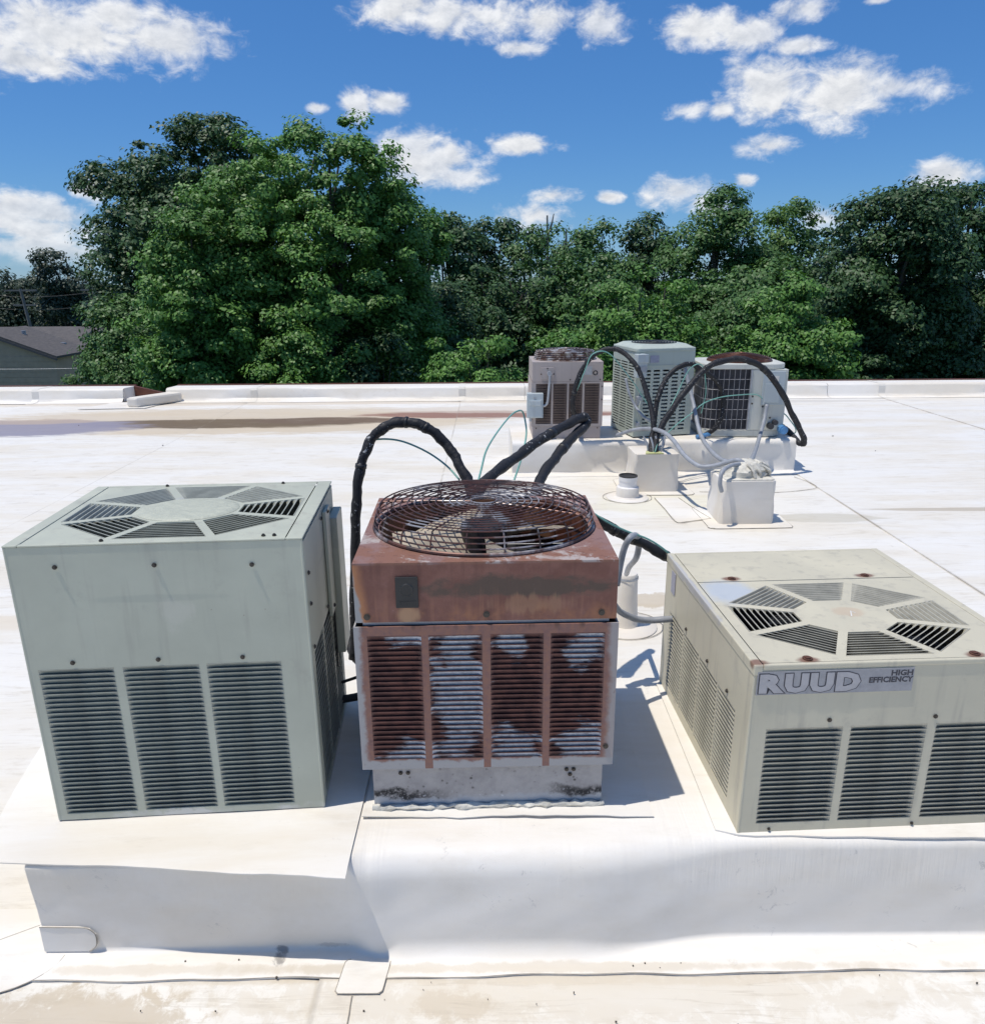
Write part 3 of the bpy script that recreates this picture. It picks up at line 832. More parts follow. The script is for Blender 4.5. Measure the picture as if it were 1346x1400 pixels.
def grass_mat():
    m, n = material('grass_ground')
    p = n.pos()
    c = n.mix(n.ss(n.noise(p, 0.25, 6, 0.7), 0.35, 0.7), (0.05, 0.085, 0.025), (0.09, 0.12, 0.04))
    n.out(n.bsdf(c, 0.95, 0, n.bump(n.noise(p, 3.0, 6), 0.8, 0.1)))
    MAT['grass_ground'] = m


grass_mat()

# ------------------------------------------------------------------ ground, building, roof
GZ = -6.0
tag(MB().add([(-900, -300, GZ), (900, -300, GZ), (900, 1500, GZ), (-900, 1500, GZ)], [(0, 1, 2, 3)])
    .build('ground', MAT['grass_ground']), kind='structure')
tag(MB().box(-16, 16, -6, 10.92, GZ, -0.12).build('building_wall', MAT['house_wall']), kind='structure')

roof = thing('roof', None, None)
tag(roof, kind='structure')
SEAMS = [-16.0, -6.3, -3.3, -0.42, 2.56, 5.3, 8.4, 16.0]
for i in range(len(SEAMS) - 1):
    x0, x1 = SEAMS[i], SEAMS[i + 1] + (0.10 if i < len(SEAMS) - 2 else 0)
    zl, zr = 0.0035, 0.0
    if i == 0:
        zl = 0.0
    mt = MAT['roof_membrane_cool'] if SEAMS[i] > 2.5 else MAT['roof_membrane']
    n = 10
    P = []
    for j in range(n + 1):
        t = j / n
        x = x0 + (x1 - x0) * t
        z = zl * max(0.0, 1 - t * 6) + zr - (0.004 if t > 0.999 else 0)
        P.append([(x, -6, z), (x, 10.9, z)])
    b = MB().grid(P)
    b.add([(x0, -6, zl), (x0, 10.9, zl), (x0, 10.9, -0.02), (x0, -6, -0.02)], [(0, 1, 2, 3)])
    b.build('membrane_sheet', mt, roof)
MB().box(-15.99, 15.99, -5.99, 10.88, -0.11, -0.03).build('roof_deck', MAT['house_wall'], roof)

# low wrapped roof edge with a brown drip trim; a notch (scupper) breaks it at the left
par = thing('parapet', 'low white membrane-wrapped roof edge with brown metal trim along the far side of the roof',
            'roof edge', (0, 10.45, 0))


def parapet_piece(x0, x1, up=0.0):
    rng = random.Random(int(x0 * 10))
    P = []
    n = max(2, int((x1 - x0) / 0.25)) if not up else 1
    for i in range(n + 1):
        x = x0 + (x1 - x0) * i / n
        k = rng.uniform(-0.006, 0.006) if not up else -0.006
        P.append([(x, -0.16 + k - up, 0.004 + up), (x, -0.05 + k - up, 0.012 + up), (x, -0.012 - up, 0.05 + k), (x, -up, 0.150 + k + up), (x, 0.02 - up, 0.172 + up), (x, 0.06, 0.18 + up),
                  (x, 0.40, 0.165 + up)])
    P = P[::-1]
    b = MB().grid(P)
    if up:
        b.build('lap_strip', MAT['flap_membrane'], par)
        return
    for xx in (x0, x1):
        b.add([(xx, 0.0, 0.004), (xx, 0.4, 0.004), (xx, 0.4, 0.165), (xx, 0.06, 0.18), (xx, 0.0, 0.15)], [(0, 1, 2, 3, 4)])
    b.build('wrapped_edge', MAT['curb_membrane'], par, True)
    MB().box(x0, x1, 0.405, 0.45, 0.10, 0.177).build('drip_trim', MAT['brown_trim'], par)


parapet_piece(-15.9, -5.05)
parapet_piece(-4.46, 0.45)
parapet_piece(0.455, 4.6)
parapet_piece(4.605, 15.9)
for q in (-12.4, -9.3, -6.3, -3.3, -0.45, 2.56, 5.3, 8.4, 11.4):
    parapet_piece(q, q + 0.09, 0.0025)
sc_ = MB()
sc_.add([(-5.05, -0.02, 0.007), (-4.46, -0.02, 0.007), (-4.46, 0.42, -0.03), (-5.05, 0.42, -0.03)], [(0, 1, 2, 3)])
sc_.build('notch_floor', MAT['brown_trim'], par)
MB().prism_y([(-5.045, 0.0), (-4.47, 0.0), (-4.47, 0.03), (-5.045, 0.17)], 0.34, 0.39).build('notch_trim', MAT['brown_trim'], par)
MB().prism([(-4.78, -0.52), (-4.62, -0.55), (-4.22, -0.04), (-4.44, 0.03)], 0.006, 0.135).build('notch_cheek', MAT['curb_membrane'], par, bevel=0.03)
MB().prism([(-5.35, -0.66), (-4.5, -0.60), (-4.4, -0.1), (-5.1, -0.1)], 0.006, 0.012).build('notch_apron', MAT['flap_membrane'], par)


def seal_line(parent, pts, r=0.002, name='sealant_bead'):
    MB().tube(spline(pts, 5), r, 5, jit=0.35, rng=random.Random(len(pts))).build(name, MAT['sealant'], parent, True)


# ------------------------------------------------------------------ front curb wrapped in membrane
def sstep(x, a, b):
    t = min(1, max(0, (x - a) / (b - a)))
    return t * t * (3 - 2 * t)


curb = thing('equipment_curb', 'long low white membrane-wrapped curb in the foreground carrying three cooling units', 'roof curb',
             (0, 0, 0))
rng = random.Random(4)


def curb_profile(x):
    c = sstep(x, -0.275, -0.235) * (1 - sstep(x, 0.16, 0.42))       # loose, flared middle stretch
    rr = sstep(x, 0.2, 0.6)
    r1 = 0.012 + 0.050 * sstep(x, -0.36, -0.32) * (1 - 0.72 * sstep(x, 0.35, 0.66))
    r2 = 0.012 + 0.034 * c
    left = 1 - sstep(x, -0.36, -0.28)
    yf = 1.474 - 0.003 * left + 0.012 * sstep(x, -0.34, -0.2) + 0.045 * rr
    bulge = 0.006 * math.sin((x + 0.2) * 4.1) * c + rr * (0.009 + 0.003 * math.sin(x * 5)) + 0.0012 * math.sin(x * 19)
    pts = []
    H = 0.28
    pts.append((2.33, H))
    pts.append((yf + r1 + 0.25, H))
    for k in range(7):
        a = math.pi / 2 * k / 6
        pts.append((yf + r1 - r1 * math.sin(a), H - r1 + r1 * math.cos(a)))
    for k in range(1, 8):
        t = k / 8
        z = (H - r1) * (1 - t) + (r2 + 0.006) * t
        lean = -0.012 * t * t * (1 - left) + 0.017 * t * left
        pts.append((yf + lean - bulge * math.sin(math.pi * t) + 0.0008 * math.sin(x * 31 + t * 9) * math.sin(math.pi * t), z))
    yb = yf - 0.012 * (1 - left) + 0.017 * left
    for k in range(8):
        a = math.pi / 2 * k / 7
        pts.append((yb - r2 + r2 * math.cos(a), r2 + 0.006 - r2 * math.sin(a)))
    yl = 1.405 + 0.012 * sstep(x, -0.9, 1.2) + 0.003 * math.sin(x * 9) + 0.002 * math.sin(x * 23)
    pts.append(((yb - r2 + yl) / 2, 0.0065))
    pts.append((yl, 0.006))
    pts.append((yl - 0.001, 0.0005))
    return pts


P = []
xs = [-1.112 + (3.2) * i / 190 for i in range(191)]
for x in xs:
    P.append([(x, y, z) for y, z in curb_profile(x)])
b = MB().grid(P[::-1])
b.add([(-1.112, y, z) for y, z in curb_profile(-1.112)[:-3]] + [(-1.112, 2.33, 0.0)], [tuple(range(len(curb_profile(0)) - 2))])
b.build('membrane_wrap', MAT['curb_membrane'], curb, True)
MB().box(-1.10, 2.08, 2.2, 2.335, 0.0, 0.274).build('curb_back', MAT['curb_membrane'], curb)
seal_line(curb, [(x, curb_profile(x)[-2][0] - 0.001, 0.005) for x in [-1.11 + 0.12 * k for k in range(27)]], 0.0013)

# loose membrane sheets lying on the curb under the units
def sheet(name, edge_pts, back_y, zfun, mat, thick=0.003, lab=None, nj=14):
    """edge_pts: front edge (x, y); runs back to back_y"""
    n = len(edge_pts)
    top = []
    for (x, y) in edge_pts:
        by = back_y(x) if callable(back_y) else back_y
        top.append([(x - (0.2 * (j / nj) if x < -1.15 else 0), y + (by - y) * (j / nj) ** 1.6, zfun(x, y + (by - y) * (j / nj) ** 1.6, (j / nj) ** 1.6)) for j in range(nj + 1)])
    b = MB().grid(top[::-1])
    low = [[(p[0], p[1], p[2] - thick) for p in row] for row in top]
    b.grid(low)
    for row_t, row_l in ((top[0], low[0]), (top[-1], low[-1])):
        for j in range(nj):
            b.add([row_t[j], row_t[j + 1], row_l[j + 1], row_l[j]], [(0, 1, 2, 3)])
    for i in range(n - 1):
        b.add([top[i][0], top[i + 1][0], low[i + 1][0], low[i][0]], [(0, 1, 2, 3)])
    o = b.build(name, mat, curb, True)
    if lab:
        o['label'] = lab
    return o


def lerp_pts(a, b, n, wob=0.0, seed=1):
    r = random.Random(seed)
    return [(a[0] + (b[0] - a[0]) * i / n, a[1] + (b[1] - a[1]) * i / n + r.uniform(-wob, wob)) for i in range(n + 1)]


def z_left(x, y, t):
    d = 0.0
    if x < -1.18:
        d = (-1.18 - x) * 0.25
    z = 0.2865 - d - (0.006 * sstep(y, 1.475, 1.42)) - 0.002 * math.sin(x * 17) * (1 - t) ** 3
    return max(z, 0.012)


sheet('loose_sheet', lerp_pts((-1.20, 1.474), (-1.0, 1.468), 6) + lerp_pts((-0.97, 1.467), (-0.345, 1.424), 14, 0.0012),
      lambda x: 2.3, z_left, MAT['flap_membrane'], lab='flat white sheet under the sage-green unit, its front edge overhanging the curb')
sheet('loose_sheet', lerp_pts((-0.338, 1.622), (0.405, 1.622), 18, 0.003, 5), lambda x: 2.31,
      lambda x, y, t: 0.2845 + 0.007 * max(0, 1 - t * 14) * (0.6 + 0.4 * math.sin(x * 11)), MAT['flap_membrane'], 0.0025,
      lab='white sheet under the rusty unit with a lifted, curling front edge')
sheet('loose_sheet', lerp_pts((0.548, 1.572), (0.60, 1.553), 2) + lerp_pts((0.64, 1.55), (2.05, 1.515), 16, 0.002, 8),
      lambda x: 2.3 if x > 0.56 else 2.28, lambda x, y, t: 0.2875 - 0.003 * (1 - t) ** 8, MAT['flap_membrane'], 0.004,
      lab='white sheet under the cream low unit, its corner overhanging')

# welded cover patches on the roof in front of the curb
pr = 0.012


def rounded(x0, x1, y0, y1, r, n=5):
    out = []
    for cx, cy, a0 in ((x1 - r, y1 - r, 0), (x0 + r, y1 - r, 90), (x0 + r, y0 + r, 180), (x1 - r, y0 + r, 270)):
        for k in range(n + 1):
            a = R(a0 + 90 * k / n)
            out.append((cx + r * math.cos(a), cy + r * math.sin(a)))
    return out


poly = [(x + (y - 1.4) * 0.12, y) for x, y in rounded(-0.372, -0.262, 1.362, 1.455, 0.012)]
MB().prism(poly, 0.006, 0.0082).build('cover_patch', MAT['flap_membrane'], roof)
seal_line(roof, [(x, y, 0.008) for x, y in poly[6:] + poly[:2]], 0.0011)
arc = [(-1.30 + 0.235 * math.cos(a), 1.475 + 0.125 * math.sin(a)) for a in [R(-88 + k * 11) for k in range(13)]]
corner = arc + [(-1.12, 1.62), (-1.55, 1.62), (-1.62, 1.36)]
MB().prism(corner, 0.0048, 0.0066).build('corner_patch', MAT['flap_membrane'], roof)
seal_line(roof, [(x, y, 0.0055) for x, y in [(-1.62, 1.352)] + arc[:9]], 0.0011)
# the upright half of the corner patch on the curb face
upl = [(-1.116, 0.012), (-1.005, 0.012), (-0.985, 0.03), (-0.982, 0.062), (-0.995, 0.08), (-1.02, 0.086), (-1.116, 0.088)]
MB().prism_y(upl, 1.4800, 1.4900).build('corner_patch', MAT['curb_membrane'], curb)
seal_line(curb, [(x, 1.4798, z) for x, z in upl[1:]], 0.0013)
seal_line(roof, [(-0.335 + 0.003 * math.sin(k), 1.36 - k * 0.12, 0.005) for k in range(10)], 0.0014)
seal_line(roof, [(-1.12, 1.60, 0.006), (-1.24, 1.53, 0.006), (-1.34, 1.47, 0.008), (-1.5, 1.37, 0.008)], 0.0013)
db = MB()
rng = random.Random(7)
for a, c, s in ((-0.525, 1.405, 0.004), (-0.63, 1.455, 0.003), (0.18, 1.36, 0.0025), (0.33, 1.43, 0.003), (-0.2, 1.28, 0.003),
                (0.36, 1.437, 0.003), (-0.76, 1.452, 0.003)):
    db.box(a, a + s, c, c + s, 0.004, 0.009)
for k in range(30):
    a, c, s = rng.uniform(-1.3, 1.4), rng.uniform(1.16, 1.44), rng.uniform(0.0008, 0.002)
    db.box(a, a + s * rng.uniform(1, 2.5), c, c + s, 0.0038, 0.0072 + s * 0.4)
for k in range(18):
    a, c, s = rng.uniform(-5, 5), rng.uniform(2.6, 9), rng.uniform(0.003, 0.009)
    db.box(a, a + s * rng.uniform(1, 2.5), c, c + s, 0.001, 0.005 + s * 0.3)
tag(db.build('grit', MAT['screw_metal'], roof), kind='stuff')


# ------------------------------------------------------------------ louvred cabinet kit
def panel_mesh(W, H, holes, th=0.004, z0=0.0):
    xs = sorted(set([0, W] + [round(h[k], 5) for h in holes for k in (0, 1)]))
    zs = sorted(set([z0, H] + [round(h[k], 5) for h in holes for k in (2, 3)]))
    b = MB()

    def hole(i, j):
        if i < 0 or j < 0 or i >= len(xs) - 1 or j >= len(zs) - 1:
            return True
        cx, cz = (xs[i] + xs[i + 1]) / 2, (zs[j] + zs[j + 1]) / 2
        return any(h[0] < cx < h[1] and h[2] < cz < h[3] for h in holes)
    for i in range(len(xs) - 1):
        for j in range(len(zs) - 1):
            if hole(i, j):
                continue
            a, c, d, e = xs[i], xs[i + 1], zs[j], zs[j + 1]
            b.add([(a, 0, d), (c, 0, d), (c, 0, e), (a, 0, e)], [(0, 1, 2, 3)])
            b.add([(a, th, d), (c, th, d), (c, th, e), (a, th, e)], [(3, 2, 1, 0)])
            if hole(i - 1, j):
                b.add([(a, 0, d), (a, 0, e), (a, th, e), (a, th, d)], [(0, 1, 2, 3)])
            if hole(i + 1, j):
                b.add([(c, 0, d), (c, th, d), (c, th, e), (c, 0, e)], [(0, 1, 2, 3)])
            if hole(i, j - 1):
                b.add([(a, 0, d), (a, th, d), (c, th, d), (c, 0, d)], [(0, 1, 2, 3)])
            if hole(i, j + 1):
                b.add([(a, 0, e), (c, 0, e), (c, th, e), (a, th, e)], [(0, 1, 2, 3)])
    return b


def louvre_mesh(L, p, d, land, mat, gap=0.18):
    """one pressed blade: a lip at the panel face and a skirt running inwards and down"""
    cols = [(0, 0.0), (0.12 * p, 0.15), (0.35 * p, 0.55), (0.75 * p, 0.9), (1.4 * p, 1.0)]
    cols = cols + [(L - a, t) for a, t in cols[::-1]]
    P = []
    for x, t in cols:
        s = p - land
        P.append([(x, 0.0030, p - 0.0004), (x, -0.0006, p - 0.0004), (x, -0.0006, p - land), (x, 0.0006 + d * t * 0.30, p - land - s * 0.22),
                  (x, 0.0006 + d * t, p * gap)])
    b = MB()
    b.grid(P)
    return b.mesh('louvre', mat)


def fill_louvres(parent, hole, n, mat, depth=0.95, land=0.2, rot=None, off=(0, 0, 0), seed=0, gap=0.18):
    x0, x1, z0, z1 = hole
    p = (z1 - z0) / n
    me = louvre_mesh(x1 - x0, p, p * depth * 0.85, p * land * 0.72, mat, gap - 0.62)
    r = random.Random(seed)
    for i in range(n):
        o = link('louvre', me, parent, (x0, 0, z0 + i * p))
        o.rotation_euler = (R(r.uniform(-1.6, 1.6)), R(r.uniform(-0.12, 0.12)), 0)


SCREW = {}


def screw(parent, loc, axis='y', r=0.0055, mat='screw_metal', h=0.004):
    key = (axis, r, mat)
    if key not in SCREW:
        b = MB().cyl((0, 0, 0), r, h * 0.55, 10, axis, r2=r)
        if axis == 'z':
            b.cyl((0, 0, h * 0.55), r * 0.62, h * 0.6, 6, axis)
        elif axis == 'y':
            b.cyl((0, -h * 0.55, 0), r * 0.62, h * 0.6, 6, axis)
        else:
            b.cyl((-h * 0.55, 0, 0), r * 0.62, h * 0.6, 6, axis)
        SCREW[key] = b.mesh('screw', MAT[mat])
    return link('screw', SCREW[key], parent, loc)


def clip_line(p0, d, poly):
    """parameter interval of the line p0 + t d inside a convex polygon"""
    lo, hi = -1e9, 1e9
    n = len(poly)
    for i in range(n):
        a, c = Vector(poly[i]), Vector(poly[(i + 1) % n])
        e = c - a
        nrm = Vector((-e.y, e.x))
        num, den = nrm.dot(a - p0), nrm.dot(d)
        if abs(den) < 1e-9:
            continue
        t = num / den
        if den > 0:
            lo = max(lo, t)
        else:
            hi = min(hi, t)
    return lo, hi


def octagon_top(parent, rect, cen, ax, ay, z, mat, slat_mat, nsl=9, inner=0.47, hw=0.011, th=0.004):
    """top sheet with eight pressed fan openings round a blank centre; rect = x0, x1, y0, y1"""
    x0, x1, y0, y1 = rect
    cx, cy = cen
    k = 1 / math.cos(math.pi / 8)
    C = [Vector((cx + ax * k * math.cos(R(22.5 + 45 * i)), cy + ay * k * math.sin(R(22.5 + 45 * i)))) for i in range(8)]
    D = [Vector((cx + inner * ax * k * math.cos(R(22.5 + 45 * i)), cy + inner * ay * k * math.sin(R(22.5 + 45 * i)))) for i in range(8)]
    b = MB()
    # sheet between the rectangle and the octagon; octagon corner 0 is right/back, going round to the left
    rect_pts = {}
    E = [(x1, y1), (x0, y1), (x0, y0), (x1, y0)]
    lay = [(0, 1, None)]
    vs = [(p.x, p.y, z) for p in C] + [(x, y, z) for x, y in E]
    fs = [(1, 2, 9, 8), (3, 4, 10, 9), (5, 6, 11, 10), (7, 0, 8, 11), (0, 1, 8), (2, 3, 9), (4, 5, 10), (6, 7, 11)]
    b.add(vs, [f[::-1] for f in fs])
    t_o = hw
    wedges = []
    for i in range(8):
        j = (i + 1) % 8
        eo, ei = (C[j] - C[i]), (D[j] - D[i])
        a1, a2 = C[i] + eo.normalized() * t_o, C[j] - eo.normalized() * t_o
        c1, c2 = D[i] + ei.normalized() * t_o, D[j] - ei.normalized() * t_o
        wedges.append([a1, a2, c2, c1])
    for i in range(8):
        h = (i - 1) % 8
        ring = [C[i], wedges[i][0], wedges[i][3], D[i], wedges[h][2], wedges[h][1]]
        b.add([(p.x, p.y, z) for p in ring], [tuple(range(6))])
    b.add([(p.x, p.y, z) for p in D], [tuple(range(8))])
    for wd in wedges:                                   # edge thickness of each opening
        for i in range(4):
            p, q = wd[i], wd[(i + 1) % 4]
            b.add([(p.x, p.y, z), (q.x, q.y, z), (q.x, q.y, z - th), (p.x, p.y, z - th)], [(0, 1, 2, 3)])
    top = b.build('top_panel', MAT[mat], parent)
    r = random.Random(3)
    for wi, wd in enumerate(wedges):
        mid_o, mid_i = (wd[0] + wd[1]) / 2, (wd[2] + wd[3]) / 2
        d = (wd[1] - wd[0]).normalized()
        span = mid_i - mid_o
        pw = span.length / nsl
        inn = span.normalized()
        for s in range(nsl):
            f = s / nsl
            base = mid_o + span * f
            lo, hi = clip_line(base + inn * pw * 0.1, d, wd if (wd[1] - wd[0]).cross(wd[2] - wd[1]) > 0 else wd[::-1])
            L = hi - lo
            if L < 0.01:
                continue
            drop = pw * 1.05
            rows = []
            for t, g in ((0, 0.0), (0.05, 0.5), (0.12, 0.95), (0.25, 1.0), (0.75, 1.0), (0.88, 0.95), (0.95, 0.5), (1, 0.0)):
                q = base + d * (lo + L * t)
                def pt(u, dz):
                    w_ = q + inn * u * pw
                    return (w_.x, w_.y, z + dz)
                rows.append([pt(0.0, 0.0006), pt(0.20, 0.0006), pt(0.20 + 0.2, -0.0005 - drop * 0.35 * g), pt(0.20 + 0.66, -0.001 - drop * g)])
            m_ = MB().grid(rows)
            m_.build('louvre', MAT[slat_mat], top)
    return top


def housing(parent, W, D, H, top_z, coil_mat, fan_c, fan_r, fan_z, blade_mat='fan_black', nb=4, low=0.02):
    """what shows through the openings: fin coil, floor and the fan"""
    b = MB()
    t = 0.05
    for x0, x1, y0, y1 in ((t, W - t, t, t + .02), (t, W - t, D - t - .02, D - t), (t, t + .02, t + .021, D - t - .021), (W - t - .02, W - t, t + .021, D - t - .021)):
        b.box(x0, x1, y0, y1, low, top_z)
    b.build('fin_coil', MAT[coil_mat], parent)
    f = MB().cyl((fan_c[0], fan_c[1], fan_z - 0.10), 0.055, 0.10, 20).cyl((fan_c[0], fan_c[1], fan_z - 0.03), 0.03, 0.05, 16)
    f.build('fan_motor', MAT['dark_metal'], parent, True)
    for k in range(nb):
        a0 = R(40 + 360 / nb * k)
        P = []
        for i in range(6):
            rr = 0.04 + (fan_r - 0.04) * i / 5
            wd = R(34) * (0.55 + 0.45 * i / 5)
            row = []
            for j in range(5):
                u = j / 4 - 0.5
                a = a0 + wd * 2 * u
                row.append((fan_c[0] + rr * math.cos(a), fan_c[1] + rr * math.sin(a) * 0.88, fan_z + 0.045 * u + 0.012 * math.sin(math.pi * (u + .5))))
            P.append(row)
        MB().grid(P).build('fan_blade', MAT[blade_mat], parent, True)


# ------------------------------------------------------------------ sage-green unit (left)
W, D, H = 0.667, 0.514, 0.738
ul = thing('condenser_unit', 'tall sage-green cooling unit with octagonal louvred top, left on the foreground curb', 'air conditioner',
           (-1.106, 1.616, 0.29), R(3.9), 'cooling units on the foreground curb')
holes = [(0.024, 0.198, 0.018, 0.425), (0.219, 0.398, 0.018, 0.425), (0.415, 0.592, 0.018, 0.425)]
fp = panel_mesh(W, H - 0.0042, holes).build('front_panel', MAT['sage_paint'], ul)
for i, h in enumerate(holes):
    fill_louvres(fp, h, 31, MAT['sage_slat'], 1.0, 0.19, seed=i)
for x, z in ((0.107, 0.685), (0.328, 0.683), (0.548, 0.677), (0.107, 0.442), (0.305, 0.442), (0.503, 0.440)):
    screw(ul, (x, -0.001, z))
# side with its own louvres (turned towards the rusty unit)
sp = panel_mesh(D - 0.012, H - 0.012, [(0.035, 0.175, 0.018, 0.425), (0.19, 0.33, 0.018, 0.425), (0.345, 0.47, 0.018, 0.425)]).build('side_panel', MAT['sage_paint'], ul)
sp.location = (W, 0.006, 0)
sp.rotation_euler = (0, 0, R(90))
for i, h in enumerate([(0.035, 0.175, 0.018, 0.425), (0.19, 0.33, 0.018, 0.425), (0.345, 0.47, 0.018, 0.425)]):
    fill_louvres(sp, h, 22, MAT['sage_slat'], 1.0, 0.19, seed=40 + i)
lp = MB().box(-0.0, 0.004, 0.005, D - 0.006, 0, H - 0.012).build('side_panel', MAT['sage_paint'], ul)
MB().box(0.0, W, D - 0.005, D, 0, H - 0.012).build('back_panel', MAT['sage_paint'], ul)
for x_, y_ in ((0.0032, 0.0032), (W - 0.0032, 0.0032)):
    MB().tube([(x_, y_, 0.0), (x_, y_, H - 0.005)], 0.0042, 10).build('corner_fold', MAT['sage_paint'], ul, True)
# service cover and power box standing proud at the rear of the right side
MB().box(W + 0.001, W + 0.010, 0.30, 0.375, 0.40, H - 0.03).build('side_cover', MAT['sage_paint'], ul, bevel=0.002)
MB().box(W + 0.001, W + 0.026, 0.39, 0.505, 0.24, H - 0.075).build('electrical_cover', MAT['sage_paint'], ul, bevel=0.003)
MB().box(W + 0.0005, W + 0.004, 0.378, 0.386, 0.2, H - 0.04).build('gasket', MAT['black_rubber'], ul)
for y, z in ((0.03, 0.64), (0.03, 0.56), (0.03, 0.445), (0.27, 0.70), (0.27, 0.445), (0.335, 0.70), (0.335, 0.42)):
    o = screw(ul, (W + 0.0105 if y > 0.3 else W + 0.002, y, z), 'x', 0.0058)
    o.rotation_euler = (0, 0, R(180))
# top: rim, side strips with open joints, octagon
octagon_top(ul, (0.034, W - 0.040, 0.012, D - 0.012), (0.334, 0.258), 0.285, 0.226, H, 'sage_paint', 'sage_slat', 9)
MB().box(-0.0012, 0.0315, -0.0012, D + 0.001, H - 0.004, H + 0.001).build('top_rim', MAT['sage_paint'], ul, bevel=0.002)
MB().box(W - 0.0375, W + 0.0012, -0.0012, D + 0.001, H - 0.004, H + 0.001).build('top_rim', MAT['sage_paint'], ul, bevel=0.002)
MB().box(0.032, W - 0.038, -0.0012, 0.0115, H - 0.004, H + 0.001).build('top_rim', MAT['sage_paint'], ul, bevel=0.002)
MB().box(0.032, W - 0.038, D - 0.0115, D + 0.001, H - 0.004, H + 0.001).build('top_rim', MAT['sage_paint'], ul, bevel=0.002)
MB().lathe([(0.0, 0.007), (0.5, 0.007), (0.86, 0.005), (0.97, 0.003), (1.0, 0.0005)], n=40).build('centre_disc', MAT['sage_plain'], ul, True, (0.334, 0.258, H)).scale = (0.128, 0.100, 1)
for x, y in ((0.21, 0.018), (0.575, 0.022), (0.60, 0.022), (0.2, 0.50), (0.53, 0.50)):
    screw(ul, (x, y, H + 0.001), 'z', 0.005)
MB().box(0.012, W - 0.012, 0.012, D - 0.012, -0.008, 0.014).build('base_pan', MAT['dark_metal'], ul)
housing(ul, W, D, H, H - 0.12, 'coil_dark', (0.334, 0.258), 0.20, H - 0.075)

# ------------------------------------------------------------------ low cream unit with name strip (right)
W, D, H = 0.688, 0.741, 0.462
ur = thing('condenser_unit', 'low cream cooling unit with a lettered name strip, right on the foreground curb', 'air conditioner',
           (0.598, 1.559, 0.284), R(2.7), 'cooling units on the foreground curb')
holes = [(0.044, 0.229, 0.026, 0.293), (0.2485, 0.4345, 0.026, 0.293), (0.4565, 0.643, 0.026, 0.293)]
fp = panel_mesh(W, H - 0.006, holes).build('front_panel', MAT['cream_paint'], ur)
for i, h in enumerate(holes):
    fill_louvres(fp, h, 20, MAT['cream_slat'], 1.0, 0.19, seed=10 + i)
side_holes = [(0.07, 0.213, 0.034, 0.294), (0.2215, 0.362, 0.034, 0.294), (0.374, 0.520, 0.034, 0.294), (0.528, 0.655, 0.034, 0.294)]
sp = panel_mesh(D - 0.005, H - 0.006, side_holes).build('side_panel', MAT['cream_paint'], ur)
sp.location = (0, D, 0)
sp.rotation_euler = (0, 0, R(-90))
for i, h in enumerate(side_holes):
    fill_louvres(sp, h, 20, MAT['cream_slat'], 0.42, 0.45, seed=20 + i, gap=0.12)
MB().box(W - 0.004, W, 0.005, D - 0.005, 0, H - 0.006).build('side_panel', MAT['cream_paint'], ur)
MB().box(0.0045, W, D - 0.0045, D, 0, H - 0.006).build('back_panel', MAT['cream_paint'], ur)
octagon_top(ur, (0.022, W - 0.022, 0.010, 0.494), (0.336, 0.250), 0.285, 0.218, H, 'cream_paint', 'cream_slat', 10, inner=0.44, hw=0.012)
MB().box(0.022, W - 0.022, 0.497, D - 0.010, H - 0.004, H + 0.0005).build('top_panel', MAT['cream_paint'], ur)
MB().box(-0.002, 0.0205, -0.0022, D + 0.002, H - 0.026, H + 0.0012).build('top_rim', MAT['cream_paint'], ur, bevel=0.003)
MB().box(W - 0.0205, W + 0.002, -0.0022, D + 0.002, H - 0.026, H + 0.0012).build('top_rim', MAT['cream_paint'], ur, bevel=0.003)
MB().box(0.021, W - 0.021, -0.0022, 0.009, H - 0.012, H + 0.0012).build('top_rim', MAT['cream_paint'], ur, bevel=0.003)
MB().box(0.021, W - 0.021, D - 0.009, D + 0.002, H - 0.012, H + 0.0012).build('top_rim', MAT['cream_paint'], ur, bevel=0.003)
for x, y in ((0.129, 0.516), (0.53, 0.516), (0.134, 0.024), (0.535, 0.024)):
    o = screw(ur, (x, y, H + 0.0005), 'z', 0.012, 'rust_bolt', 0.004)
for x in (0.193, 0.45):
    screw(ur, (x, -0.0005, 0.313))
for x in (0.078, 0.44):
    screw(ur, (x, -0.0005, 0.010), r=0.004)
for y in (0.145, 0.302, 0.499):
    screw(ur, (-0.0008, y, 0.312), 'x')
for x_, y_ in ((0.0030, 0.0030), (W - 0.0030, 0.0030), (0.003, D - 0.003)):
    MB().tube([(x_, y_, 0.0), (x_, y_, H - 0.027)], 0.0040, 10).build('corner_fold', MAT['cream_paint'], ur, True)
MB().add([(0.350, 0.245, H + .0008), (0.352, 0.242, H + .0008), (0.366, 0.275, H + .0008), (0.364, 0.277, H + .0008),
          (0.372, 0.262, H + .0008), (0.369, 0.262, H + .0008)], [(0, 1, 2, 3), (3, 2, 4, 5)]).build('scratch', MAT['white_scratch'], ur)
MB().box(0.0265, W - 0.012, 0.012, D - 0.012, -0.003, 0.010).build('base_pan', MAT['dark_metal'], ur)
MB().box(-0.0022, -0.0006, 0.635, 0.675, 0.36, 0.43).build('tape_strip', MAT['tape_silver'], ur)
housing(ur, W, D, H, H - 0.11, 'coil_dark', (0.336, 0.25), 0.19, H - 0.065)

# the name strip: outlined block letters and two small words
badge = MB().box(0.008, 0.378, -0.0030, -0.0004, 0.386, 0.446).build('name_strip', MAT['badge_face'], ur)


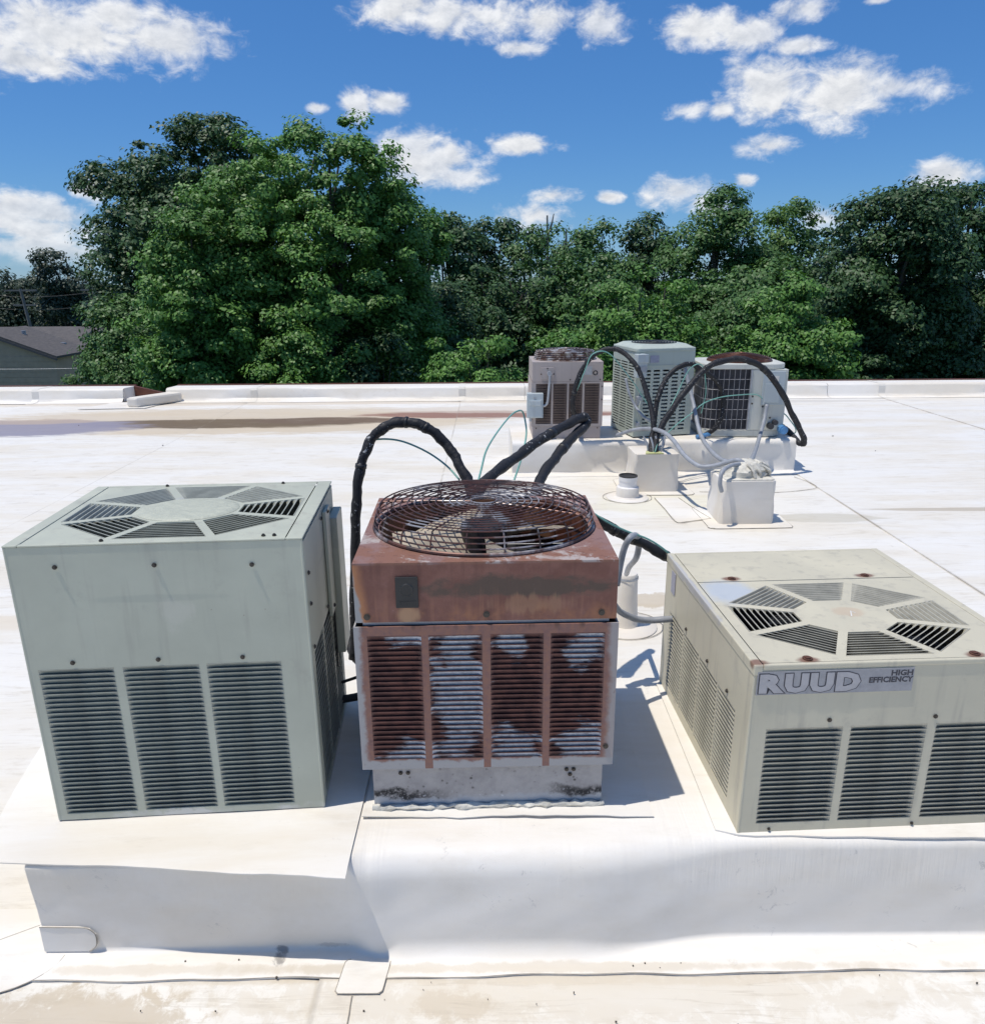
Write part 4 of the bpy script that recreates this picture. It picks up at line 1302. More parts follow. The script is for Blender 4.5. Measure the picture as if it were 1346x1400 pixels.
def text_mesh(txt, size, mat, parent, loc, rot, name='lettering', off=0.0, align='LEFT', xs=1.0):
    cu = bpy.data.curves.new('text', 'FONT')
    cu.body = txt
    cu.size = size
    cu.offset = off
    cu.align_x = align
    cu.resolution_u = 2
    tmp = bpy.data.objects.new('text_tmp', cu)
    COL.objects.link(tmp)
    dg = bpy.context.evaluated_depsgraph_get()
    me = bpy.data.meshes.new_from_object(tmp.evaluated_get(dg))
    bpy.data.objects.remove(tmp)
    me.materials.clear()
    me.materials.append(mat)
    o = link(name, me, parent, loc)
    o.rotation_euler = rot
    o.scale = (xs, 1, 1)
    return o


LFRONT = (R(90), 0, 0)
for ch, x, xs_ in (('R', 0.0125, 1.36), ('U', 0.0740, 1.26), ('U', 0.1335, 1.26), ('D', 0.1935, 1.24)):
    ink = text_mesh(ch, 0.0615, MAT['badge_ink'], badge, (x, -0.0034, 0.3945), LFRONT, 'letter', 0.0059, xs=xs_)
    face_ = text_mesh(ch, 0.0615, MAT['badge_letter'], badge, (x, -0.0040, 0.3945), LFRONT, 'letter_face', 0.0040, xs=xs_)
    m_ = MB()
    m_.add([(v.co.x, v.co.y, 0) for v in ink.data.vertices], [tuple(f.vertices) for f in ink.data.polygons], 0)
    m_.add([(v.co.x, v.co.y, 0.0006) for v in face_.data.vertices], [tuple(f.vertices) for f in face_.data.polygons], 1)
    ink.data = m_.mesh('letter', [MAT['badge_ink'], MAT['badge_letter']])
    bpy.data.objects.remove(face_)


text_mesh('HIGH', 0.0195, MAT['badge_ink'], badge, (0.376, -0.0036, 0.4275), (R(90), 0, 0), off=0.0007, align='RIGHT', xs=1.12)
text_mesh('EFFICIENCY', 0.0195, MAT['badge_ink'], badge, (0.376, -0.0036, 0.4105), (R(90), 0, 0), off=0.0007, align='RIGHT', xs=1.02)


# ------------------------------------------------------------------ basket-guard units (rusty one in front, taupe one far back)
def ell_ring(c, rx, ry, z, n=44):
    return [(c[0] + rx * math.cos(2 * math.pi * i / n), c[1] + ry * math.sin(2 * math.pi * i / n), z) for i in range(n)]


def basket_guard(parent, c, rx, ry, z0, hgt, mat, nr=15, nsp=20, wire=0.0028, rim=0.005, top_rise=0.008, rough_rim=None):
    g = MB().tube(ell_ring(c, rx, ry, z0 + rim, 56), rim, 8, closed=True).build('fan_guard', MAT[rough_rim or mat], parent, True)
    for k in range(1, 5):
        f = k / 4
        rr = 1.0 - 0.05 * f * f
        MB().tube(ell_ring(c, rx * rr, ry * rr, z0 + rim + hgt * f), wire, 6, closed=True).build('guard_ring', MAT[mat], g, True)
    for k in range(nr):
        f = (k + 1) / (nr + 1)
        rr = 0.95 - 0.83 * f
        MB().tube(ell_ring(c, rx * rr, ry * rr, z0 + rim + hgt + top_rise * (1 - rr * rr)), wire * 0.85, 5, closed=True).build('guard_ring', MAT[mat], g, True)
    for k in range(nsp):
        a = 2 * math.pi * (k + 0.5) / nsp
        pts = [(1.0, 0), (0.99, hgt * 0.5), (0.955, hgt * 0.97), (0.9, hgt + 0.001), (0.5, hgt + top_rise * 0.75), (0.12, hgt + top_rise)]
        MB().tube([(c[0] + rx * q * math.cos(a), c[1] + ry * q * math.sin(a), z0 + rim + h_ - wire * 1.7) for q, h_ in pts], wire * 0.95, 5).build('guard_spoke', MAT[mat], g, True)
    MB().tube(ell_ring(c, rx * 0.12, ry * 0.12, z0 + rim + hgt + top_rise, 20), wire, 6, closed=True).build('guard_hub', MAT[mat], g, True)
    return g


def basket_unit(U, W, D, zs, cols, nrow, mats, guard, fan_mat, inset=0.022, depth=0.75):
    """zs: pan top, body top, cap bottom, cap top, louvre bottom, louvre top"""
    zp, zb, zc, zt, l0, l1 = zs
    holes = [(a, c, l0, l1) for a, c in cols]
    fp = panel_mesh(W, zb, holes, z0=zp).build('front_panel', MAT[mats['panel']], U)
    for i, h in enumerate(holes):
        fill_louvres(fp, h, nrow, MAT[mats['slat']], depth, 0.16, seed=60 + i)
    MB().box(0, 0.004, 0.0045, D, zp, zb).build('side_panel', MAT[mats['panel']], U)
    MB().box(W - 0.004, W, 0.0045, D, zp, zb).build('side_panel', MAT[mats['panel']], U)
    MB().box(0.0045, W - 0.0045, D - 0.004, D, zp, zb).build('back_panel', MAT[mats['panel']], U)
    MB().box(inset, W - inset, inset * 0.9, D - inset, 0.0, zp + 0.02).build('base_pan', MAT[mats['base']], U)
    # cap: four walls, a top sheet with a round opening and the throat below it
    cb = MB()
    i0 = 0.006
    n = 48
    cx, cy, rx, ry = guard
    x0, x1, y0, y1 = i0, W - i0, 0.004, D - 0.004
    for a, bq in (((x0, y0), (x1, y0)), ((x1, y0), (x1, y1)), ((x1, y1), (x0, y1)), ((x0, y1), (x0, y0))):
        cb.add([(a[0], a[1], zc), (bq[0], bq[1], zc), (bq[0], bq[1], zt), (a[0], a[1], zt)], [(0, 1, 2, 3)])
        cb.add([(a[0], a[1], zc), (bq[0], bq[1], zc), (bq[0] * .98 + W * .01, bq[1] * .98 + D * .01, zc), (a[0] * .98 + W * .01, a[1] * .98 + D * .01, zc)], [(3, 2, 1, 0)])
    outer, inn = [], []
    for i in range(n):
        a = 2 * math.pi * i / n + math.pi / 4
        ca, sa = math.cos(a), math.sin(a)
        inn.append((cx + 0.955 * rx * ca, cy + 0.955 * ry * sa, zt))
        # project onto the rectangle
        tx = ((x1 - cx) / ca if ca > 1e-6 else (x0 - cx) / ca if ca < -1e-6 else 1e9)
        ty = ((y1 - cy) / sa if sa > 1e-6 else (y0 - cy) / sa if sa < -1e-6 else 1e9)
        t = min(tx, ty)
        outer.append((cx + t * ca, cy + t * sa, zt))
    for (ex, ey) in ((x1, y1), (x0, y1), (x0, y0), (x1, y0)):
        k = min(range(n), key=lambda i: (outer[i][0] - ex) ** 2 + (outer[i][1] - ey) ** 2)
        outer[k] = (ex, ey, zt)
    cb.add(outer + inn, [(i, (i + 1) % n, n + (i + 1) % n, n + i) for i in range(n)])
    cap = cb.build('top_cap', MAT[mats['cap']], U)
    MB().lathe([(0.955, 0.0), (0.945, -0.02), (0.94, -0.10)], n=48).build('fan_throat', MAT[mats['throat']], U, True, (cx, cy, zt)).scale = (rx, ry, 1)
    MB().box(0.03, W - 0.03, 0.03, D - 0.03, 0.03, 0.05).build('floor_pan', MAT['dark_metal'], U)
    return fp, cap


W, D = 0.632, 0.557
uc = thing('condenser_unit', 'rust-red cooling unit with a round wire fan guard, middle of the foreground curb', 'air conditioner',
           (-0.332, 1.640, 0.286), R(1.4), 'cooling units on the foreground curb')
cols = [(0.031, 0.160), (0.177, 0.305), (0.325, 0.4525), (0.470, 0.600)]
fp, cap = basket_unit(uc, W, D, (0.130, 0.524, 0.534, 0.684, 0.158, 0.500), cols, 25,
                      dict(panel='rusty_panel', slat='rusty_slat', base='weathered_base', cap='rusty_cap', throat='guard_rust'),
                      (0.316, 0.285, 0.290, 0.252), 'fan_tan')
MB().box(0.03, W - 0.03, 0.012, D - 0.03, 0.518, 0.540).build('cap_joint', MAT['dark_metal'], uc)
MB().box(0.022, W - 0.022, 0.010, 0.016, 0.524, 0.534).build('joint_strip', MAT['galvanised'], uc)
basket_guard(uc, (0.316, 0.285), 0.290, 0.252, 0.684, 0.054, 'guard_wire', 12, 20, 0.0021, 0.0050)
# fin coil behind the louvres
b = MB()
for x0, x1, y0, y1 in ((0.04, W - 0.04, 0.04, 0.06), (0.04, W - 0.04, D - 0.06, D - 0.04), (0.04, 0.06, 0.061, D - 0.061), (W - 0.06, W - 0.04, 0.061, D - 0.061)):
    b.box(x0, x1, y0, y1, 0.05, 0.52)
b.build('fin_coil', MAT['coil_brown'], uc)
MB().cyl((0.316, 0.285, 0.60), 0.062, 0.085, 20).cyl((0.316, 0.285, 0.57), 0.03, 0.05, 16).build('fan_motor', MAT['fan_black'], uc, True)
for k in range(4):                         # broad pressed blades, pale with dust
    a0 = R(212 + 90 * k)
    P = []
    for i in range(6):
        rr = 0.05 + 0.195 * i / 5
        row = []
        for j in range(6):
            u = j / 5 - 0.5
            a = a0 + R(62) * u
            row.append((0.316 + rr * math.cos(a), 0.285 + 0.88 * rr * math.sin(a), 0.640 - 0.055 * u))
        P.append(row)
    MB().grid(P).build('fan_blade', MAT['fan_tan'], uc, True)
# plaque with a raised round emblem, too worn to read
pq = MB().box(0.104, 0.157, -0.0015, 0.0035, 0.572, 0.650).build('maker_plaque', MAT['plaque'], uc, bevel=0.0015)
MB().lathe([(0.0, 0.0016), (0.008, 0.0016), (0.012, 0.001), (0.0145, 0.0016), (0.0165, 0.0)], n=24).build('emblem', MAT['plaque'], pq, True, (0.1305, -0.0015, 0.618)).rotation_euler = (R(90), 0, 0)
for k in range(6):
    MB().box(0.1105 + k * 0.0068, 0.1155 + k * 0.0068, -0.0026, -0.0014, 0.579, 0.590).build('raised_mark', MAT['plaque'], pq)
for x, z in ((0.034, 0.549), (0.316, 0.551), (0.590, 0.551)):
    screw(uc, (x, 0.0035, z), r=0.008)
for x, z in ((0.05, 0.124), (0.322, 0.124), (0.585, 0.124), (0.093, 0.105), (0.112, 0.105), (0.518, 0.105), (0.536, 0.105), (0.527, 0.09)):
    screw(uc, (x, 0.0190 if z < 0.13 else 0, z), r=0.0055)
screw(uc, (0.612, -0.001, 0.185), r=0.007)
# crumbling sealant round its foot
mb = MB()
rng = random.Random(12)
pts = [(0.016 + 0.6 * i / 40, 0.014 + rng.uniform(-0.004, 0.003), 0.004 + rng.uniform(-0.001, 0.003)) for i in range(41)]
mb.tube(pts, [rng.uniform(0.005, 0.010) for _ in pts], 7, jit=0.3, rng=rng)
mb.build('foot_sealant', MAT['mastic'], uc, True)

# ------------------------------------------------------------------ rear curb with three units
rc = thing('equipment_curb', 'shorter white membrane-wrapped curb at the back carrying three cooling units', 'roof curb', (0.172, 6.255, 0), R(1.0))
P = []
rng = random.Random(9)
N = 120
RW = 2.40
for i in range(N + 1):
    x = RW * i / N
    wob = 0.010 * math.sin(x * 5.3) + 0.006 * math.sin(x * 13 + 1)
    crease = 0.02 * math.exp(-((x - 1.62) / 0.05) ** 2) + 0.012 * math.exp(-((x - 1.75) / 0.03) ** 2)
    lift = 0.010 * math.sin(x * 2.6 + 0.5) * sstep(x, 0.2, 1.2)
    P.append([(x, 0.72, 0.28), (x, 0.10, 0.28)] + [(x, 0.045 - 0.04 * math.sin(a) + 0, 0.238 + 0.042 * math.cos(a)) for a in [R(15 * k) for k in range(7)]]
             + [(x, 0.004 - (wob + crease) * math.sin(math.pi * t), 0.238 * (1 - t) + 0.016 * t) for t in (0.2, 0.4, 0.6, 0.8, 1.0)]
             + [(x, -0.004, 0.008), (x, -0.016 - 0.004 * math.sin(x * 17), 0.005), (x, -0.10, 0.005), (x, -0.102, 0.0005)])
b = MB().grid(P[::-1])
for row in (P[0], P[-1]):
    prof = [(p[0], p[1], max(p[2], 0.0)) for p in row[:-3]] + [(row[0][0], 0.72, 0.0)]
    b.add(prof, [tuple(range(len(prof)))])
b.build('membrane_wrap', MAT['curb_membrane'], rc, True)
MB().box(0.01, RW - 0.01, 0.60, 0.722, 0, 0.275).build('curb_back', MAT['curb_membrane'], rc)

# taupe basket-guard unit
u1 = thing('condenser_unit', 'taupe cooling unit with dark louvres, left on the rear curb', 'air conditioner',
           (0.335, 6.38, 0.284), R(0.5), 'cooling units on the rear curb')
W, D = 0.600, 0.52
basket_unit(u1, W, D, (0.105, 0.478, 0.480, 0.643, 0.125, 0.465), [(0.035, 0.165), (0.180, 0.297), (0.312, 0.425), (0.442, 0.568)], 16,
            dict(panel='taupe_paint', slat='brown_slat', base='taupe_paint', cap='taupe_paint', throat='dark_metal'),
            (0.30, 0.265, 0.265, 0.235), 'fan_black', inset=0.012)
b = MB()
for x0, x1, y0, y1 in ((0.04, W - 0.04, 0.04, 0.06), (0.04, W - 0.04, D - 0.06, D - 0.04), (0.04, 0.06, 0.061, D - 0.061), (W - 0.06, W - 0.04, 0.061, D - 0.061)):
    b.box(x0, x1, y0, y1, 0.05, 0.47)
b.build('fin_coil', MAT['coil_brown'], u1)
basket_guard(u1, (0.30, 0.265), 0.262, 0.232, 0.643, 0.062, 'guard_tan', 7, 12, 0.0045, 0.006, 0.02, 'guard_tan')
MB().box(0.075, 0.185, -0.004, 0.003, 0.50, 0.60).build('access_plate', MAT['taupe_paint'], u1, bevel=0.002)
MB().box(0.40, 0.50, -0.003, 0.003, 0.535, 0.605).build('maker_plate', MAT['galvanised'], u1)
MB().lathe([(0.012, 0), (0.015, 0.004), (0.019, 0.004), (0.021, 0)], n=18).build('knockout_ring', MAT['dark_metal'], u1, True, (0.53, 0.002, 0.552)).rotation_euler = (R(90), 0, 0)
for x, z in ((0.13, 0.59), (0.078, 0.545), (0.182, 0.545), (0.32, 0.497), (0.57, 0.497), (0.04, 0.09), (0.56, 0.09), (0.59, 0.44), (0.59, 0.33)):
    screw(u1, (x, -0.005, z), r=0.006)
# stub of electrical conduit from the plate down to the switch box
MB().tube(spline([(0.145, -0.03, 0.545), (0.147, -0.04, 0.52), (0.143, -0.04, 0.45), (0.135, -0.04, 0.35), (0.128, -0.04, 0.31), (0.112, -0.04, 0.29), (0.095, -0.04, 0.285)], 5), 0.011, 10).build('conduit_stub', MAT['galvanised'], u1, True)
MB().cyl((0.145, 0.0, 0.552), 0.02, 0.045, 14, 'y').build('conduit_fitting', MAT['galvanised'], u1, True)
sb = thing('switch_box', 'small pale grey electrical switch box mounted on the left corner of the taupe unit', 'switch box', (0.295, 6.325, 0.47))
MB().box(0, 0.135, 0, 0.085, 0, 0.205).build('case', MAT['box_grey'], sb, bevel=0.004)
MB().box(0.010, 0.125, -0.006, 0.0, 0.008, 0.155).build('cover', MAT['box_grey'], sb, bevel=0.003)
MB().box(0.022, 0.115, -0.014, -0.006, 0.105, 0.148).build('pull_handle', MAT['box_grey'], sb, bevel=0.003)
MB().box(0.055, 0.075, -0.006, 0.0, 0.165, 0.175).build('latch', MAT['galvanised'], sb)
MB().cyl((0.032, 0.05, -0.035), 0.013, 0.036, 12).build('hub_fitting', MAT['galvanised'], sb)

# mint-green louvred unit
u2 = thing('condenser_unit', 'mint-green cooling unit with rows of short slots, middle of the rear curb', 'air conditioner',
           (1.202, 6.385, 0.292), R(12.5), 'cooling units on the rear curb')
W, D, H = 0.525, 0.52, 0.715
slots, nrow = [], 17
for k in range(5):
    for r_ in range(nrow):
        slots.append((0.075 + k * 0.083, 0.075 + k * 0.083 + 0.058, 0.045 + r_ * 0.0312, 0.045 + r_ * 0.0312 + 0.0155))
fp = panel_mesh(W, H - 0.005, slots, th=0.012).build('front_panel', MAT['mint_paint'], u2)
slots_l = []
for k in range(3):
    for r_ in range(26):
        slots_l.append((0.03 + k * 0.16, 0.03 + k * 0.16 + 0.14, 0.04 + r_ * 0.0225, 0.04 + r_ * 0.0225 + 0.0115))
lp = panel_mesh(D - 0.013, H - 0.005, slots_l, th=0.008).build('side_panel', MAT['mint_paint'], u2)
lp.location = (0, D, 0)
lp.rotation_euler = (0, 0, R(-90))
MB().box(W - 0.006, W, 0.0125, D - 0.005, 0, H - 0.005).build('side_panel', MAT['mint_paint'], u2)
MB().box(0.0085, W, D - 0.0045, D, 0, H - 0.005).build('back_panel', MAT['mint_paint'], u2)
MB().box(0.03, W - 0.03, 0.03, D - 0.03, 0.01, H - 0.2).build('fin_coil', MAT['coil_dark'], u2)
poly = rounded(-0.008, W + 0.008, -0.008, D + 0.008, 0.03)
tb = MB().prism(poly, H - 0.004, H + 0.022)
cap2 = tb.build('top_lid', MAT['mint_paint'], u2, bevel=0.004)
rings = rounded(0.0, W, 0.0, D, 0.04)
b = MB()
n = len(rings)
lowr = [(x, y, H + 0.0225) for x, y in rings]
upr = [(W / 2 + (x - W / 2) * 0.80, D / 2 + (y - D / 2) * 0.80, H + 0.050) for x, y in rings]
b.add(lowr + upr, [(i, (i + 1) % n, n + (i + 1) % n, n + i) for i in range(n)] + [tuple(range(n, 2 * n))])
b.build('lid_rise', MAT['mint_paint'], u2)
for k in range(7):
    MB().tube(ell_ring((W / 2, D / 2), 0.19 - k * 0.024, 0.185 - k * 0.024, H + 0.054, 40), 0.003, 5, closed=True).build('guard_ring', MAT['dark_metal'], cap2)
MB().box(0.028, 0.03 + 0.03, -0.006, 0.0, 0.05, H - 0.01).build('corner_post', MAT['mint_paint'], u2)
MB().box(0.12, 0.20, -0.003, 0.0, 0.62, 0.68).build('rating_plate', MAT['tape_silver'], u2)
MB().box(0.0, W, -0.004, 0.0, 0.594, 0.600).build('trim_line', MAT['mint_paint'], u2)
MB().box(0.02, W - 0.02, 0.02, D - 0.02, -0.012, 0.0).build('base_pan', MAT['dark_metal'], u2)
d2 = thing('switch_box', 'pale grey electrical switch box on the front corner of the mint-green unit', 'switch box', (1.195, 6.30, 0.80), R(12.5))
MB().box(0, 0.088, 0, 0.075, 0, 0.19).build('case', MAT['box_grey'], d2, bevel=0.004)
MB().box(0.008, 0.080, -0.006, 0, 0.045, 0.095).build('cover', MAT['galvanised'], d2)
MB().box(-0.003, 0.091, -0.012, 0.0, 0.125, 0.192).build('hood', MAT['box_grey'], d2, bevel=0.003)
lat = MB()
lat.tube(spline([(0.03, -0.02, 0.34), (0.035, -0.035, 0.30), (0.028, -0.04, 0.24), (0.06, -0.05, 0.20), (0.09, -0.05, 0.15), (0.14, -0.05, 0.11)], 5), 0.009, 8)
lat.build('copper_stub', MAT['mint_paint'], u2, True)
MB().box(0.005, 0.05, -0.04, 0.0, 0.27, 0.35).build('valve_body', MAT['galvanised'], u2, bevel=0.006)
MB().box(0.012, 0.045, -0.03, 0.0, 0.09, 0.13).build('valve_body', MAT['galvanised'], u2, bevel=0.006)

# cream unit with wire-guarded round coil
u3 = thing('condenser_unit', 'cream cooling unit with wire-gridded coil and rusty fan guard, right on the rear curb', 'air conditioner',
           (1.79, 6.40, 0.30), R(-2.0), 'cooling units on the rear curb')
W, D, H = 0.68, 0.56, 0.60
base = rounded(-0.005, W, 0.0, D, 0.12)
MB().prism(base, -0.015, 0.045).build('base_pan', MAT['ivory_paint'], u3, bevel=0.008)
MB().prism([(x * 1.02 - 0.02, y * 1.02 - 0.008) for x, y in base], H - 0.045, H).build('top_lid', MAT['ivory_paint'], u3, bevel=0.008)
MB().prism([(x * 0.93 + 0.012, y * 0.93 + 0.02) for x, y in base], 0.0455, H - 0.0455).build('fin_coil', MAT['coil_black'], u3)
# wire grid that follows the curved coil from the left round to the front
path = [(-0.002, D - 0.14)] + [(-0.002, D * 0.45)] + [(0.118 - 0.12 * math.cos(a), 0.118 - 0.12 * math.sin(a)) for a in [R(12 * k) for k in range(8)]] + [(0.24, -0.003), (0.37, -0.003)]
grd = MB()
for z in [0.05 + 0.0845 * k for k in range(7)]:
    MB().tube([(x, y, z) for x, y in path], 0.0022, 5).build('guard_wire', MAT['dull_wire'], u3)
plen = [(Vector(path[i + 1]) - Vector(path[i])).length for i in range(len(path) - 1)]
tot = sum(plen)
for k in range(18):
    s_, i = tot * k / 17, 0
    while i < len(plen) - 1 and s_ > plen[i]:
        s_ -= plen[i]
        i += 1
    q = Vector(path[i]).lerp(Vector(path[i + 1]), min(1, s_ / plen[i]))
    MB().tube([(q.x, q.y - 0.002, 0.045), (q.x, q.y - 0.002, H - 0.045)], 0.0022, 5).build('guard_wire', MAT['dull_wire'], u3)
MB().box(0.385, W - 0.002, -0.006, D - 0.02, 0.046, H - 0.046).build('control_panel', MAT['ivory_paint'], u3, bevel=0.004)
MB().box(0.372, 0.384, -0.012, 0.03, 0.046, H - 0.046).build('corner_post', MAT['galvanised'], u3)
MB().box(0.47, 0.655, -0.016, -0.0065, 0.26, H - 0.06).build('service_cover', MAT['box_grey'], u3, bevel=0.004)
MB().box(0.52, 0.60, -0.020, -0.0165, 0.46, 0.50).build('cover_label', MAT['flap_membrane'], u3)
MB().box(0.49, 0.62, -0.024, -0.0165, 0.28, 0.44).build('switch_cover', MAT['box_grey'], u3, bevel=0.003)
for x, z in ((0.56, 0.15), (0.40, 0.33), (0.40, 0.27), (0.49, 0.245)):
    screw(u3, (x, -0.0065, z), r=0.008)
MB().cyl((0.60, 0.0, 0.115), 0.022, 0.05, 12, 'y').build('valve_body', MAT['dark_metal'], u3)
MB().cyl((0.56, 0.0, 0.085), 0.026, 0.06, 12, 'y').build('valve_body', MAT['dark_metal'], u3)
basket_guard(u3, (0.34, 0.27), 0.27, 0.23, H, 0.016, 'guard_rust', 12, 16, 0.0045, 0.006, 0.045, 'guard_rust')
MB().cyl((0.34, 0.27, H + 0.001), 0.255, 0.002, 36, ry=0.215).build('fan_opening', MAT['fan_black'], u3)
MB().cyl((0.665, 0.0, 0.055), 0.036, 0.075, 16, 'y').cyl((0.665, -0.075, 0.055), 0.027, 0.02, 12, 'y').build('filter_drier', MAT['blue_cap'], u3, True)
MB().tube(spline([(-0.06, -0.07, -0.003), (0.02, -0.05, 0.01), (0.06, -0.02, 0.012)], 4), 0.018, 8).build('line_valve', MAT['blue_cap'], u3, True)

# ------------------------------------------------------------------ pipe boxes and pipe boots
def seal_apron(parent, pts, z=0.003, r=0.0019):
    MB().tube(spline(pts + [pts[0]], 4), r, 5, jit=0.4, rng=random.Random(len(pts))).build('sealant_bead', MAT['sealant'], parent, True)


def pipe_box(name, label, x, y, w_, d_, h_, rz, seed):
    t = thing(name, label, 'pipe box', (x, y, 0), rz, 'membrane-wrapped pipe boxes')
    rr = random.Random(seed)
    P = []
    sec = rounded(-w_ / 2, w_ / 2, 0, d_, 0.018, 4)
    n = len(sec)
    rings = []
    for f in (0.0, 0.02, 0.2, 0.4, 0.6, 0.8, 0.95, 1.0):
        k = 1.0 + 0.05 * (1 - f) + (0.05 if f == 0 else 0)
        rings.append([(px * k + 0.006 * math.sin(f * 9 + i), (py - d_ / 2) * k + d_ / 2 + 0.006 * math.sin(f * 7 + i * 0.7), h_ * f) for i, (px, py) in enumerate(sec)])
    rings.append([(px * 0.9, (py - d_ / 2) * 0.9 + d_ / 2, h_ + 0.006) for px, py in sec])
    b_ = MB()
    b_.add([p for r_ in rings for p in r_], [(a * n + i, a * n + (i + 1) % n, (a + 1) * n + (i + 1) % n, (a + 1) * n + i)
                                           for a in range(len(rings) - 1) for i in range(n)] + [tuple(range((len(rings) - 1) * n, len(rings) * n))])
    b_.build('membrane_wrap', MAT['box_membrane'], t, True)
    ap = rounded(-w_ / 2 - 0.10, w_ / 2 + 0.12, -0.10, d_ + 0.1, 0.06)
    ap = [(x_ + rr.uniform(-.008, .008), y_ + rr.uniform(-.008, .008)) for x_, y_ in ap]
    MB().prism(ap, 0.0042, 0.0058).build('apron', MAT['flap_membrane'], t)
    seal_apron(t, [(a, c_, 0.0045) for a, c_ in ap], r=0.0016)
    return t


ba = pipe_box('pipe_box', 'white wrapped pipe box near the rear curb, bundled lines rising from its top', 1.262, 5.68, 0.335, 0.30, 0.300, R(1), 3)
bb = pipe_box('pipe_box', 'nearer white wrapped pipe box topped with a lump of cream mastic', 1.705, 4.86, 0.345, 0.30, 0.300, R(1), 5)
rng = random.Random(22)
mst = MB()
P = []
n = 26
for i in range(9):
    f = i / 8
    P.append([((0.155 - 0.11 * f ** 1.4) * (1 + rng.uniform(-.16, .16)) * math.cos(2 * math.pi * j / n) + 0.035 * f,
               (0.125 - 0.09 * f ** 1.4) * (1 + rng.uniform(-.16, .16)) * math.sin(2 * math.pi * j / n) + 0.15,
               0.302 + 0.105 * math.sin(f * math.pi / 2) + rng.uniform(-.009, .009)) for j in range(n)])
mst.add([p for r_ in P for p in r_], [(a * n + j, a * n + (j + 1) % n, (a + 1) * n + (j + 1) % n, (a + 1) * n + j) for a in range(8) for j in range(n)] + [tuple(range(8 * n, 9 * n))])
mst.build('mastic_lump', MAT['mastic'], bb, True)
for k in range(16):
    a = rng.uniform(0, 6.28)
    r0, r1 = rng.uniform(.03, .09), rng.uniform(.10, .16)
    mst2 = MB().tube(spline([(0.03 + r0 * math.cos(a), 0.15 + r0 * math.sin(a), 0.40), (0.02 + r1 * math.cos(a + .4), .15 + .8 * r1 * math.sin(a + .4), 0.355), (r1 * 1.1 * math.cos(a + .6), .15 + .85 * r1 * math.sin(a + .6), 0.315)], 4), 0.010, 6, jit=0.3, rng=rng)
    mst2.build('mastic_run', MAT['mastic'], bb, True)
MB().prism(rounded(-0.16, 0.17, 0.0, 0.30, 0.03), 0.301, 0.310).build('mastic_skin', MAT['mastic'], bb)
# yellowed top and lead stubs on the rear pipe box
MB().prism([(-0.09, -0.004), (-0.03, -0.008), (0.05, -0.004), (0.03, 0.06), (0.0, 0.11), (-0.07, 0.08)], 0.302, 0.309).build('mastic_skin', simple('yellow_mastic', (0.55, 0.56, 0.26), 0.8, 0, 0.3), ba)
for k, (x, y) in enumerate(((-0.05, 0.08), (-0.02, 0.05), (0.01, 0.09), (0.04, 0.06), (0.055, 0.1))):
    MB().tube(spline([(x, y, 0.30), (x * 1.3, y, 0.36), (x * 1.6 - 0.01, y + 0.02, 0.42)], 4), 0.007, 7).build('line_stub', MAT['galvanised'] if k % 2 else MAT['grey_conduit'], ba, True)
# cover strip welded between the two boxes
MB().prism([(1.22, 5.50), (1.40, 5.50), (1.50, 4.98), (1.25, 4.90)], 0.0036, 0.0041).build('cover_patch', MAT['flap_membrane'], roof)
seal_line(roof, [(1.22, 5.50, 0.006), (1.235, 5.2, 0.006), (1.25, 4.90, 0.006), (1.37, 4.93, 0.006), (1.5, 4.98, 0.006)], 0.0026)
seal_line(roof, [(1.40, 5.50, 0.006), (1.45, 5.2, 0.006), (1.50, 4.98, 0.006)], 0.0026)
seal_line(roof, [(2.5, 6.1, 0.005), (2.56, 5.88, 0.005), (2.50, 5.72, 0.005), (2.1, 5.62, 0.005), (1.6, 5.66, 0.005)], 0.002)

bp = thing('pipe_boot', 'short white vent pipe with an open black top beside the rear pipe box', 'vent pipe', (1.02, 5.53, 0))
MB().lathe([(0.16, 0.004), (0.155, 0.008), (0.096, 0.010), (0.086, 0.02), (0.084, 0.085), (0.082, 0.088)], n=32).build('boot', MAT['box_membrane'], bp, True)
MB().lathe([(0.0825, 0.087), (0.075, 0.09), (0.067, 0.095), (0.066, 0.135), (0.069, 0.136), (0.069, 0.172), (0.066, 0.174), (0.060, 0.174), (0.058, 0.165), (0.057, 0.03)], n=32).build('pipe', MAT['pvc_white'], bp, True)
MB().lathe([(0.0695, 0.168), (0.0700, 0.170), (0.0700, 0.176), (0.0575, 0.1765), (0.0575, 0.168)], n=32).build('rim', MAT['fan_black'], bp)
MB().cyl((0, 0, 0.166), 0.0575, 0.004, 24).build('pipe_shade_disc', MAT['fan_black'], bp)  # black disc stands in for the shade inside the open pipe
seal_apron(bp, [(0.175 * math.cos(R(30 * k)) * 1.05, 0.165 * math.sin(R(30 * k)), 0.005) for k in range(12)])
bo = thing('pipe_boot', 'tall white pipe boot on the roof behind the rusty unit and low cream unit', 'vent pipe', (0.632, 3.32, 0))
MB().lathe([(0.15, 0.004), (0.145, 0.008), (0.062, 0.012), (0.056, 0.03), (0.050, 0.16), (0.047, 0.262), (0.042, 0.272), (0.0, 0.276)], n=32).build('boot', MAT['box_membrane'], bo, True)
MB().lathe([(0.0505, 0.245), (0.0512, 0.25), (0.0505, 0.256)], n=32).build('clamp_band', MAT['galvanised'], bo, True)
seal_apron(bo, [(0.165 * math.cos(R(30 * k)) * 1.08, 0.155 * math.sin(R(30 * k)), 0.005) for k in range(12)])

